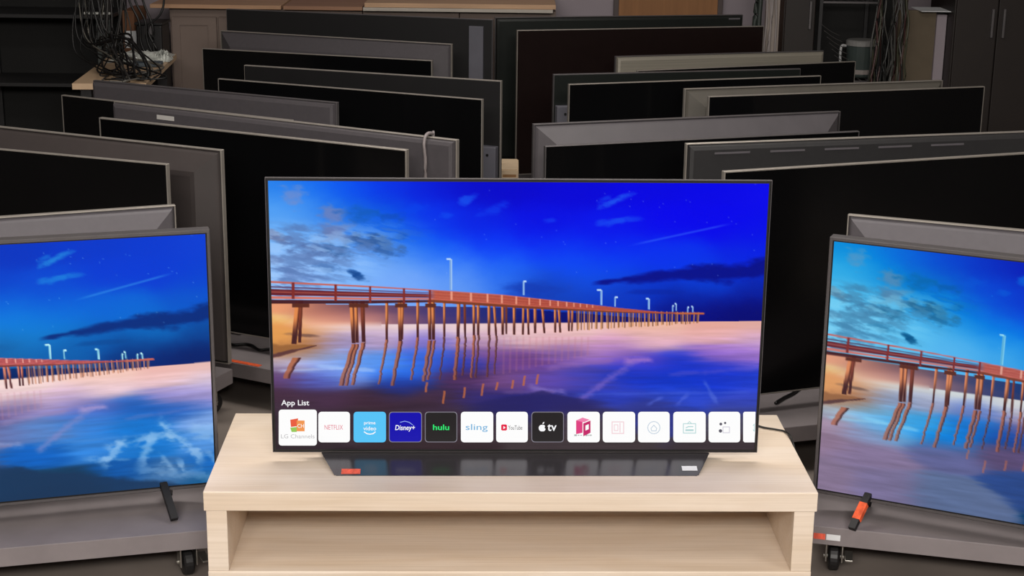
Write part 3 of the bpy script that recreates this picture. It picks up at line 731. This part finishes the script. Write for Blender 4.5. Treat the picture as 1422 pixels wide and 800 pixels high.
reg('R13', tv(A, B, 'screen', 'tall brown-black-screened television with bright side edge, near the white post', body=BROWN_BLACK, bez=.0035))
A, B = pair_pts((687,24), (1031,20), .97)
t, w, za, zb_ = reg('R14', tv(A, B, 'slab', 'dark green-black television back with a small pale sticker, nearest the back wall', body=GREEN_GLASS, edge=EDGE_D))
sticker(t, w/2-.055, zb_-.02, .065, .008, -.026, PL_GREY)
# pale sticker strip on the television with the cable over its top
t, w, za, zb_ = t6
sticker(t, -w/2+.26, zb_-.036, .08, .016, -.026, mat('faded_sticker', (178, 174, 170), .6))
def local_pt(r, x, y, z):   # local point of a television -> world
    t = r[0]; return Matrix.Translation(t.location) @ Matrix.Rotation(t.rotation_euler.z, 4, 'Z') @ Vector((x, y, z))
xc = w/2-.11
cable('draped_cable', [local_pt(t6, xc, .03, zb_-.4), local_pt(t6, xc, .025, zb_-.03), local_pt(t6, xc, .018, zb_+.006), local_pt(t6, xc, -.018, zb_+.008), local_pt(t6, xc+.002, -.036, zb_-.02),
      local_pt(t6, xc+.006, -.034, zb_-.1), local_pt(t6, xc-.004, -.033, zb_-.25), local_pt(t6, xc, -.036, zb_-.5)], .006, mat('grey_cable', (120, 112, 112), .5), 'grey cable draped over the top of a grey-backed television')

# ------------------------------------------------------------------ dollies under the pairs
def caster(parent, x, y, ang=0.):
    c = bpy.data.objects.new('caster', None)
    zc = -.05   # deck underside in dolly space
    bm = bmesh.new()
    add_box(bm, (-.034, -.034, -.056), (.034, .034, -.0505), .001)                    # top plate
    for s in (-1, 1): add_box(bm, (s*.021-.002, -.016, -.118), (s*.021+.002, .024, -.055), .0008)   # fork cheeks
    add_box(bm, (-.022, -.02, -.062), (.022, .026, -.056), .001)
    f = link('caster', bm_mesh(bm, 'caster'), CHROME, parent); f.location = (x, y, 0); f.rotation_euler = (0, 0, ang)
    wl = lathe('wheel', [(.012, -.0155), (.026, -.0155), (.034, -.013), (.0375, -.009), (.0375, .009), (.034, .013), (.026, .0155), (.012, .0155)], RUBBER, f, 24)
    wl.rotation_euler = (0, math.pi/2, 0); wl.location = (0, .012, -.1122)
    ax = lathe('axle', [(.006, -.027), (.006, .027)], CHROME, f, 10); ax.rotation_euler = (0, math.pi/2, 0); ax.location = (0, .012, -.1122)
    box('brake_lever', (.028, -.05, -.098), (.048, .012, -.093), CHROME, f, .001)
    return f
def dolly(x, y, rz, lx, ly, label):
    t = thing('dolly', label, 'dolly', (x, y, 0), rz)
    d = DECK-.0005
    box('deck', (-lx/2+.003, -ly/2+.003, d-.006), (lx/2-.003, ly/2-.003, d), STEEL, t)
    for s in (-1, 1):
        box('side_rail', (-lx/2, s*ly/2-.0028*(s > 0), d-.05), (lx/2, s*ly/2+.0028*(s < 0), d), STEEL, t, .0008)
        box('end_rail', (s*lx/2-.0028*(s > 0), -ly/2+.003, d-.05), (s*lx/2+.0028*(s < 0), ly/2-.003, d), STEEL, t, .0008)
    bmc = []
    for sx in (-1, 1):
        for sy in (-1, 1):
            f = caster(t, sx*(lx/2-.062), sy*(ly/2-.06), random.uniform(-.6, .6)); f.location.z = d
    return t
DOL = {}
def pair_dolly(k1, k2, label, lx=None, mf=.14, mb=.14, ofs=0.):
    a = PAIRS[k1][0]; b = PAIRS[k2][0] if k2 else a
    rz = (a.rotation_euler.z+b.rotation_euler.z)/2
    ex = Vector((math.cos(rz), math.sin(rz), 0)); ey = Vector((-math.sin(rz), math.cos(rz), 0))
    pts = []
    for k in (k1, k2):
        if not k: continue
        r = PAIRS[k]; e = Vector((math.cos(r[0].rotation_euler.z), math.sin(r[0].rotation_euler.z), 0))
        for s in (-1, 1): pts.append(r[0].location+e*s*r[1]*.39)
    us = [p.dot(ex) for p in pts]; vs = [p.dot(ey) for p in pts]
    u0, u1, v0, v1 = min(us)-.07, max(us)+.07, min(vs)-mf, max(vs)+mb
    u0 += ofs; u1 += ofs
    if lx: c = (u0+u1)/2; u0, u1 = c-lx/2, c+lx/2
    c = ex*(u0+u1)/2+ey*(v0+v1)/2
    d = dolly(c.x, c.y, rz, u1-u0, v1-v0, label); DOL[k1] = (d, u1-u0, v1-v0)
    return d
def corner_dolly(k, x, y, deg, sgn, lx, ly, label):
    rz = math.radians(deg); ex = Vector((math.cos(rz), math.sin(rz), 0)); ey = Vector((-math.sin(rz), math.cos(rz), 0))
    c = Vector((x, y, 0))+ex*sgn*lx/2+ey*ly/2
    DOL[k] = (dolly(c.x, c.y, rz, lx, ly, label), lx, ly)
corner_dolly('L1', -.772, .204, 14.3, -1, 1.2, .66, 'grey steel dolly under the lit television showing the pier tip')
corner_dolly('R1', .786, .2786, -13.3, 1, 1.2, .66, 'grey steel dolly with a red and white sticker under the teal-sky television')
d3 = pair_dolly('L3', 'L4', 'grey steel dolly with a bare caster beside the oak bench', mb=.07)
d5 = pair_dolly('L5', 'L6', 'grey steel dolly with a long orange sticker on its deck edge', mf=.11, mb=.11)
dR3 = pair_dolly('R3', 'R4', 'grey steel dolly with a loose black cable on its deck')
for a_, b_, lb in (('L6b', 'L7', 'grey steel dolly under the square-cornered dark-grey-backed television'), ('L8', 'L9', 'grey steel dolly under the thin-panelled television with blue-grey housing'),
                   ('L10', 'L11', 'grey steel dolly under the grey-rimmed chamfered television'), ('L12', None, 'grey steel dolly under the wide black-backed television by the planks'),
                   ('R5', 'R6', 'grey steel dolly under the television back with the wide pale chamfer'), ('R7', 'R8', 'grey steel dolly under the brown-grey chamfered television back'),
                   ('R9', 'R10', 'grey steel dolly under the thin-panelled television with a shadowed seam'), ('R11', 'R12', 'grey steel dolly under the brushed metal television'),
                   ('R13', 'R14', 'grey steel dolly under the tall brown-black-screened television')):
    pair_dolly(a_, b_, lb, mf=.056, mb=.066)
# stickers on dollies, loose cables on decks
def rail_sticker(k, u, w, m_, h=.016):
    d, lx, ly = DOL[k]; return box('sticker', (u-w/2, -ly/2-.0012, DECK-.036), (u+w/2, -ly/2-.0002, DECK-.036+h), m_, d)
def to_local(k, p):
    d = DOL[k][0]; return (Matrix.Translation(d.location) @ Matrix.Rotation(d.rotation_euler.z, 4, 'Z')).inverted() @ Vector(p)
for k, pxl, w_, m_ in (('R1', (1139, 735), .03, STK_RED), ('R1', (1158, 738), .036, STK_WHITE)):
    q = to_local(k, at_z(*pxl, .13)); rail_sticker(k, q.x, w_, m_)
d, lx, ly = DOL['L5']; q = to_local('L5', at_z(345, 505, DECK))
box('sticker', (q.x-.075, -ly/2+.006, DECK-.0005), (q.x+.05, -ly/2+.026, DECK+.0012), STK_ORANGE, d)
D3 = Vector((0, 0, DECK+.004))
def deck_pts(l): return [at_z(x, y, DECK+.0055) for x, y in l]
cable('loose_cable', deck_pts([(1136,527),(1122,533),(1112,538),(1100,547),(1088,553),(1077,560)]), .0055, CABLE_BLACK, 'loose black cable lying on the dolly deck beside the bench end')
cable('loose_cable', deck_pts([(318,477),(326,479),(340,478),(350,480),(360,486),(372,485),(384,484)]), .005, CABLE_BLACK, 'loose black cable lying on the orange-stickered dolly')
c_ = at_z(327, 462, DECK); bx = box('power_brick', (-.04, -.02, 0), (.035, .02, .03), mat('pale_plastic', (150, 146, 144), .5), None, .004); bx.location = (c_.x, c_.y, DECK); bx.rotation_euler.z = -.45
tag(bx, 'pale plastic power brick lying on the orange-stickered dolly', 'power brick')
# orange wrap around the front bar of one foot
ft = [c for c in tvR1.children if c.name.startswith('foot')][0]
fx = -TVW*.38; q0, q1 = Vector((fx, .0, .056+.02)), Vector((fx-.02, -.085, .0065))
bars('orange_wrap', [(q0.lerp(q1, .28), q0.lerp(q1, .74))], .0215, STK_ORANGE, ft)

# ------------------------------------------------------------------ background: cabinets, planks, desk, cables
CABM = mat('pale_cabinet_paint', (116, 101, 93), .6, 0, .3, ((4, 4, 4), .04, 3))
PLANK = mat('tan_plank', (176, 138, 108), .6, 0, .3, ((2, 30, 30), .14, 4))
PLANK2 = mat('brown_plank', (150, 112, 88), .6, 0, .3, ((2, 30, 30), .14, 4))
YC = 5.30; ZT = at_y(300, 12.5, YC-.07).z
cx0, cx1 = at_y(236, 40, YC).x, at_y(772, 40, YC).x
n = 4; cw = (cx1-cx0)/n
for i in range(n):
    c = thing('base_cabinet', ['pale cabinet with recessed door behind the desk corner', 'pale cabinet under the tan plank', 'pale cabinet under the brown plank', 'pale cabinet beside the dark green-black television back'][i], 'cabinet', (cx0+cw*(i+.5), YC, 0))
    h2 = cw/2-.002
    box('body', (-h2, 0, .06), (h2, .5, ZT), CABM, c, .002); box('plinth', (-h2, .04, 0), (h2, .5, .0595), PL_DARK, c)
    for s in (-1, 1):
        a0, a1 = (-h2+.012, -.006) if s < 0 else (.006, h2-.012)
        dd = box('door', (a0, -.014, .08), (a1, -.0005, ZT-.05), CABM, c, .002)
        ringo = ring('door_frame', a1-a0, ZT-.13, .045, -.006, 0, CABM, dd, 0); ringo.location = ((a0+a1)/2, -.0145, .08)
def plank(x0, x1, z, th, yb, m_, lb, skew=0.):
    A, B = at_y(x0, 8, YC-.07).x, at_y(x1, 8, YC-.07).x
    bm = bmesh.new(); v = add_box(bm, (A, YC-.07, z), (B, yb, z+th), .002)
    o = link('plank', bm_mesh(bm, 'plank'), m_); o.location = (0, 0, 0)
    return tag(o, lb, 'plank')
plank(208, 390, ZT+.0005, .022, YB-.03, PLANK, 'tan wooden plank lying on the cabinets nearest the desk')
plank(393, 503, ZT+.0005, .020, YB-.03, PLANK2, 'short brown plank between two tan planks on the cabinets')
plank(506, 772, ZT+.0195, .024, YB-.03, mat('light_tan_plank', (182, 148, 118), .6, 0, .3, ((2, 30, 30), .14, 4)), 'raised tan plank resting on a white board on the cabinets')
A, B = at_y(504, 12, YC-.08).x, at_y(768, 12, YC-.08).x
o = box('board', (A, YC-.085, ZT+.0005), (B, YC+.4, ZT+.019), mat('white_board', (168, 160, 150), .6), None, .002); tag(o, 'thin white board under the raised tan plank', 'board')
# brown wooden panel against the back wall
p0, p1 = at_y(852, 22, YB-.06), at_y(1003, 20, YB-.06)
pn = thing('wood_panel', 'brown wooden panel with dark side rails standing against the back wall', 'panel', ((p0.x+p1.x)/2, YB-.05, 0))
wp = (p1.x-p0.x)/2
box('panel', (-wp+.03, -.01, .0), (wp-.03, .012, 1.9), mat('brown_panel_wood', (140, 96, 58), .55, 0, .3, ((30, 4, 2), .12, 4)), pn)
for s in (-1, 1): box('side_rail', (s*wp-.03*(s > 0), -.016, 0), (s*wp+.03*(s < 0), .018, 1.9), mat('dark_rail_wood', (66, 52, 50), .5), pn, .002)
# cardboard box on the floor between the two groups
q0, q1 = at_y(690, 237, 3.42), at_y(720, 237, 3.42)
cb = thing('cardboard_box', 'pale cardboard box standing between the two groups of televisions', 'box', ((q1.x-.17), 3.42, 0))
CARD = mat('pale_cardboard', (206, 182, 152), .8, 0, .2)
zc = q1.z
for lo, hi in (((-.17, 0, 0), (.17, .006, zc)), ((-.17, .244, 0), (.17, .25, zc)), ((-.17, .0065, 0), (-.164, .2435, zc)), ((.164, .0065, 0), (.17, .2435, zc))): box('side', lo, hi, CARD, cb)
box('bottom', (-.163, .0065, 0), (.163, .2435, .006), CARD, cb)
box('flap', (-.165, .005, zc+.0005), (.165, .12, zc+.005), CARD, cb); box('flap', (-.165, .128, zc+.0005), (.165, .245, zc+.005), CARD, cb)
box('tape', (.10, -.001, zc-.03), (.16, -.0002, zc-.018), mat('brown_tape', (150, 110, 70), .4), cb)
# desk at the left
DZ = .75
c1 = at_z(245, 75, DZ); c2 = at_z(203, 116, DZ)
dk = thing('desk', 'pale wooden desk heaped with cables and plastic bags', 'desk', (0, 0, 0))
th = .028
bm = bmesh.new()
top = [(c1.x, c1.y), (c2.x+.0, c2.y), (c2.x-.34, c2.y-.03), (c1.x-.34, c1.y+.02)]
a = [bm.verts.new((x, y, DZ)) for x, y in top]; b = [bm.verts.new((x, y, DZ-th)) for x, y in top]
bm.faces.new(a); bm.faces.new(b[::-1])
for i in range(4): bm.faces.new((a[i], a[(i+1) % 4], b[(i+1) % 4], b[i]))
link('desk_top', bm_mesh(bm, 'desk_top'), mat('desk_birch', (200, 170, 138), .5, 0, .4, ((20, 3, 3), .06, 3)), dk)
for x, y in ((c1.x-.06, c1.y-.08), (c2.x-.06, c2.y+.06), (c2.x-.29, c2.y+.04), (c1.x-.29, c1.y-.08)):
    box('leg', (x-.025, y-.025, 0), (x+.025, y+.025, DZ-th-.0005), PL_DARK, dk, .002)
# crumpled plastic bags on the desk
BAG = mat('clear_plastic_bag', (176, 178, 172), .22, 0, .6, ((20, 20, 20), .5, 4))
def bag(cx, cy, rx, ry, hz, lb, seed):
    rs = random.Random(seed); bm = bmesh.new(); nx, ny = 16, 12; g = []
    for j in range(ny):
        row = []
        for i in range(nx):
            u, v = i/(nx-1)*2-1, j/(ny-1)*2-1; r = max(abs(u), abs(v))
            z = hz*(1-r**3)*(0.35+.65*rs.random()) + .001
            row.append(bm.verts.new((u*rx*(1+.08*rs.uniform(-1, 1)), v*ry*(1+.1*rs.uniform(-1, 1)), z)))
        g.append(row)
    for j in range(ny-1):
        for i in range(nx-1): bm.faces.new((g[j][i], g[j][i+1], g[j+1][i+1], g[j+1][i]))
    base_ = [v for v in bm.verts]
    o = link('plastic_bag', bm_mesh(bm, 'bag'), BAG); o.location = (cx, cy, DZ+.0005)
    tag(o, lb, 'bag', 'plastic bags on the desk')
p = at_z(196, 82, DZ); bag(p.x, p.y, .14, .17, .045, 'crumpled clear plastic bag spread over the desk', 1)
p = at_z(226, 84, DZ); bag(p.x, p.y, .045, .06, .06, 'small crumpled clear bag beside the grey pouch on the desk', 2)
p = at_z(206, 92, DZ); pc_ = box('pouch', (-.07, -.045, 0), (.07, .045, .022), mat('blue_grey_pouch', (66, 76, 84), .5), None, .006); pc_.location = (p.x, p.y, DZ+.0005); pc_.rotation_euler.z = .1; tag(pc_, 'blue-grey pouch on the desk in front of the bags', 'pouch')
# black speaker-like box, cardboard cartons and a grey panel behind the desk
def bg_box(name, x0, x1, y0, y1, Y, dep, m_, lb, cat, parts=None, floor=0.):
    A, B = at_y(x0, y0, Y), at_y(x1, y1, Y)
    t = thing(name, lb, cat, ((A.x+B.x)/2, Y, floor)); hw = (B.x-A.x)/2; top_ = A.z-floor
    return t, hw, top_
t, hw, tp = bg_box('equipment_case', 188, 226, 35, 75, 5.06, .2, None, 'black equipment case behind the desk with cables over it', 'case')
box('body', (-hw, 0, 0), (hw, .2, tp), PL_BLACK, t, .01); box('lid', (-hw-.006, -.006, tp+.0005), (hw+.006, .206, tp+.014), PL_BLACK, t, .004); box('latch', (-.02, -.012, tp-.05), (.02, -.0005, tp), EDGE_D, t, .002)
t, hw, tp = bg_box('carton', 169, 187, 14, 40, 5.30, .3, None, 'brown cardboard carton stack standing behind the desk', 'carton')
CARD2 = mat('brown_cardboard', (120, 84, 62), .8, 0, .2)
for k in range(3):
    box('carton_side', (-hw, 0, tp*k/3+.001), (hw, .3, tp*(k+1)/3-.003), CARD2, t, .003)
box('white_label', (-hw+.01, -.0015, tp*.78), (-hw+.08, -.0003, tp*.88), STK_WHITE, t)
t, hw, tp = bg_box('equipment_rack', -40, 152, 10, 80, 5.06, .4, None, 'dark steel equipment rack draped with cables beside the desk', 'rack')
tp = max(tp, 1.2)
for sx in (-1, 1):
    for sy in (0, .36): box('post', (sx*hw-.015, sy, 0), (sx*hw+.015, sy+.03, tp+.5), PL_DARK, t, .002)
for z in (.2, .55, .92, 1.3): box('shelf', (-hw-.015, -.001, z), (hw+.015, .391, z+.02), PL_DARK, t, .002)
box('rack_dark_sheet', (-hw, .395, 0), (hw, .40, tp+.45), mat('rack_sheet_black', (14, 13, 12), .8), t)  # added black sheet, darkens the space behind the shelves and covers the wall
box('side_panel', (hw-.06, -.006, .25), (hw+.012, -.0012, .915), mat('grey_green_panel', (84, 90, 88), .5), t)
box('light_strip', (hw-.12, -.02, .945), (hw+.02, -.0015, .957), mat('white_plastic_strip', (205, 205, 200), .4), t, .002)
rg = random.Random(11)
dcols = [CABLE_BLACK, CABLE_BLACK, CABLE_BLACK, mat('charcoal_cable', (44, 41, 39), .45), mat('silver_cable', (112, 108, 100), .35, .3)]
for i in range(28):     # tangle hanging from the rack and spilling over the desk
    x0 = rg.uniform(108, 168); z_ = rg.uniform(1.05, 1.45); Y0 = rg.uniform(4.35, 4.65)
    a = at_y(x0, 0, Y0); a.z = z_
    b = at_y(x0+rg.uniform(-14, 20), rg.uniform(40, 75), Y0-.05)
    e = at_z(rg.uniform(135, 232), rg.uniform(86, 112), DZ+.008+rg.uniform(0, .02))
    mid = (b+e)/2+Vector((rg.uniform(-.06, .06), rg.uniform(-.03, .08), rg.uniform(-.03, .1)))
    e2 = at_z(rg.uniform(140, 215), rg.uniform(98, 114), DZ+.008+rg.uniform(0, .02))
    mm = (0, 0, 0, 3, 0, 0, 4, 0)[i % 8]
    cable('tangled_cable', [drop(a), a+Vector((0, 0, .2)), a, a.lerp(b, .5)+Vector((rg.uniform(-.04, .04), 0, 0)), b, mid, e, e2], rg.uniform(.003, .0058), dcols[mm],
          ['black cable in the tangle hanging over the desk', 'black cable in the tangle hanging over the desk', 'black cable in the tangle hanging over the desk', 'charcoal cable in the tangle hanging over the desk', 'silver-grey cable in the tangle hanging over the desk'][mm],
          ['black cables tangled over the desk', 'black cables tangled over the desk', 'black cables tangled over the desk', 'charcoal cables tangled over the desk', 'silver-grey cables tangled over the desk'][mm])
for i, (x0, x1, y1) in enumerate(((178,196,60),(186,205,58),(228,205,40),(197,214,70))):
    a = at_y(x0, -6, 5.03); b = at_y((x0+x1)/2+6, y1*.5, 5.02); c = at_y(x1, y1, 5.02)
    cable('hanging_cable', [drop(a), a+Vector((0, 0, .25)), a, b, c, c+Vector((.05, .0, -.12))], .006, CABLE_BLACK, 'black cable looping down over the black equipment case', 'cables over the equipment case')

# right background: post with pale cables, dark cabinet, shelf recess, cable bundle, partition
YP = 5.15
p0, p1 = at_y(1063, 70, YP), at_y(1080, 70, YP)
po = thing('post', 'white square post with pale cables hanging along it', 'post', ((p0.x+p1.x)/2, YP, 0)); hw = (p1.x-p0.x)/2
box('shaft', (-hw, 0, 0), (hw, .08, 2.4), mat('white_post_paint', (150, 138, 130), .6), po, .003)
box('base_plate', (-hw-.02, -.02, 0), (hw+.02, .1, .006), EDGE_D, po); o = box('hole', (hw*.35, -.001, p0.z+.04), (hw*.55, .001, p0.z+.055), PL_BLACK, po)
for i, (xa, xb) in enumerate(((1066,1061),(1074,1066),(1071,1068),(1078,1076))):
    a = at_y(xa, -10, YP-.03); b = at_y((xa+xb)/2+1, 30, YP-.03); c = at_y(xb, 72, YP-.03)
    cable('pale_cable', [drop(a), a+Vector((0, 0, .3)), a, b, c, c+Vector((.01, 0, -.3))], .0055, mat('pale_cable_sheath', (140, 132, 130), .5), 'pale cable hanging along the white post', 'pale cables on the white post')
for i, (xa, xb) in enumerate(((1052,1048),(1057,1054))):
    a = at_y(xa, -10, YP); b = at_y(xb, 30, YP)
    cable('dark_cable', [drop(a), a+Vector((0, 0, .3)), a, b, b+Vector((0, 0, -.2)), b+Vector((.01, 0, -.6))], .014, mat('green_black_cable', (40, 46, 42), .5), 'thick green-black cable hanging beside the white post', 'green-black cables by the post')
t, hw, tp = bg_box('tall_cabinet', 1086, 1130, 60, 60, 5.2, .5, None, 'tall dark brown cabinet between the white post and the wire shelf', 'cabinet')
DKC = mat('dark_brown_laminate', (32, 25, 22), .5, 0, .4)
box('body', (-hw, 0, 0), (hw, .5, 1.9), DKC, t, .003); box('door', (-hw+.006, -.02, .05), (hw-.006, -.0005, 1.88), DKC, t, .003); box('handle', (hw-.04, -.04, .9), (hw-.028, -.0205, 1.05), EDGE_D, t, .002)
t, hw, tp = bg_box('tall_cabinet', 1322, 1440, 60, 60, 4.9, .5, None, 'added wide dark brown cabinet darkening the bare wall next to the lilac-grey edge post of the partition', 'cabinet')  # invented cabinet, added to darken this side of the view
box('body', (-hw, 0, 0), (hw, .5, 1.9), DKC, t, .003)
for s in (-1, 1):
    dd = box('door', (.003 if s > 0 else -hw+.006, -.02, .05), (hw-.006 if s > 0 else -.003, -.0005, 1.88), DKC, t, .003)
    box('handle', (s*.03-.006, -.04, .9), (s*.03+.006, -.0205, 1.05), EDGE_D, dd, .002)
# wire shelf unit
A, B = at_y(1137, 60, 5.25), at_y(1222, 60, 5.25)
wsu = thing('wire_shelf', 'dark wire shelf unit holding a clear tub beside the cable bundle', 'shelf', ((A.x+B.x)/2, 5.25, 0)); hw = (B.x-A.x)/2
for sx in (-1, 1):
    for sy in (0, .4): box('post', (sx*hw-.01, sy-.01, 0), (sx*hw+.01, sy+.01, 1.9), PL_DARK, wsu, .002)
shz = at_y(1190, 108, 5.35).z
for z in (.2, shz-.012, shz+.42, 1.6):
    box('shelf_rim', (-hw, -.004, z), (hw, .004, z+.01), EDGE_D, wsu); box('shelf_rim', (-hw, .396, z), (hw, .404, z+.01), EDGE_D, wsu)
    for k in range(9): box('shelf_wire', (-hw+hw*2*k/8-.002, .0045, z+.002), (-hw+hw*2*k/8+.002, .3955, z+.008), EDGE_D, wsu)
box('recess_dark_sheet', (-hw, .42, 0), (hw+.16, .43, 2.2), mat('recess_sheet_black', (16, 15, 14), .8), wsu)  # black sheet added to keep the recess dark and hide the pale wall
ct = at_y(1194, 105, 5.42)
tub = thing('plastic_tub', 'clear plastic tub with pale lid and handle on the wire shelf', 'tub', (ct.x, 5.42, shz-.0015))
lathe('tub_body', [(.07, 0), (.078, .01), (.085, .17), (.085, .175)], mat('cloudy_plastic', (62, 70, 68), .3), tub, 24)
lathe('lid', [(.09, .176), (.09, .2), (.08, .206)], mat('pale_lid', (128, 126, 124), .4), tub, 24)
lathe('label_band', [(.0815, .02), (.0825, .045)], mat('pale_band', (140, 132, 128), .5), tub, 24)
link('handle', tube_mesh([(-.088, 0, .17), (-.115, -.01, .17), (-.122, -.02, .12), (-.118, -.02, .07)], .008, 8, 5), mat('pale_handle', (176, 176, 176), .4), tub)
for i in range(6):
    xa = 1141+i*3.5; ya = 34+i*8.5; a = at_y(xa, ya, 5.2-.008*i); b = at_y(xa+26, ya+16, 5.19-.008*i)
    cable('slung_cable', [a, a.lerp(b, .5)+Vector((0, 0, -.006)), b], .0022, dcols[3], 'charcoal cable slung across the wire shelf', 'cables slung on the wire shelf')
bc = [mat('bundle_black', (26, 26, 25), .4), mat('bundle_grey', (62, 61, 58), .4), mat('bundle_green', (58, 58, 44), .4), mat('bundle_red', (60, 36, 34), .4)]
bn = ['black', 'grey', 'olive green', 'dark red']
for i in range(26):
    x0 = rg.uniform(1220, 1262); x1 = x0-rg.uniform(2, 22); k = (0, 1, 0, 2, 0, 1, 3)[i % 7] if x0 < 1245 else (2, 1, 3)[i % 3]
    Yk = rg.uniform(4.72, 4.9)
    pts = [drop(at_y(x0, -8, Yk)), at_y(x0, -8, Yk)+Vector((0, 0, .35)), at_y(x0, -8, Yk)]
    for j in range(1, 5):
        pts.append(at_y(x0+(x1-x0)*j/4+rg.uniform(-4, 4), 118*j/4, Yk+rg.uniform(-.02, .02)))
    pts.append(pts[-1]+Vector((rg.uniform(-.1, .05), 0, -.25)))
    cable('bundle_cable', pts, rg.uniform(.004, .0065), bc[k], bn[k]+' cable in the bundle hanging in front of the tan partition', bn[k]+' cables in the hanging bundle')
p0, p1 = at_y(1246, 60, 5.05), at_y(1297, 60, 5.05)
pt = thing('partition', 'tan partition board with a lilac-grey edge post behind the cable bundle', 'partition', (0, 5.05, 0))
box('board', (p0.x, 0, 0), (p1.x, .03, 1.02), mat('tan_partition', (100, 89, 74), .7, 0, .2), pt)
p2 = at_y(1311, 60, 5.05); box('edge_post', (p1.x+.001, -.02, 0), (p2.x, .05, 1.0), WALLM, pt, .003)
pp = at_y(1296, 3, 4.98); o = box('paper_sheet', (pp.x-.06, 4.97, 1.021), (pp.x+.12, 5.2, 1.024), STK_WHITE); tag(o, 'sheet of white paper lying on top of the tan partition', 'paper')
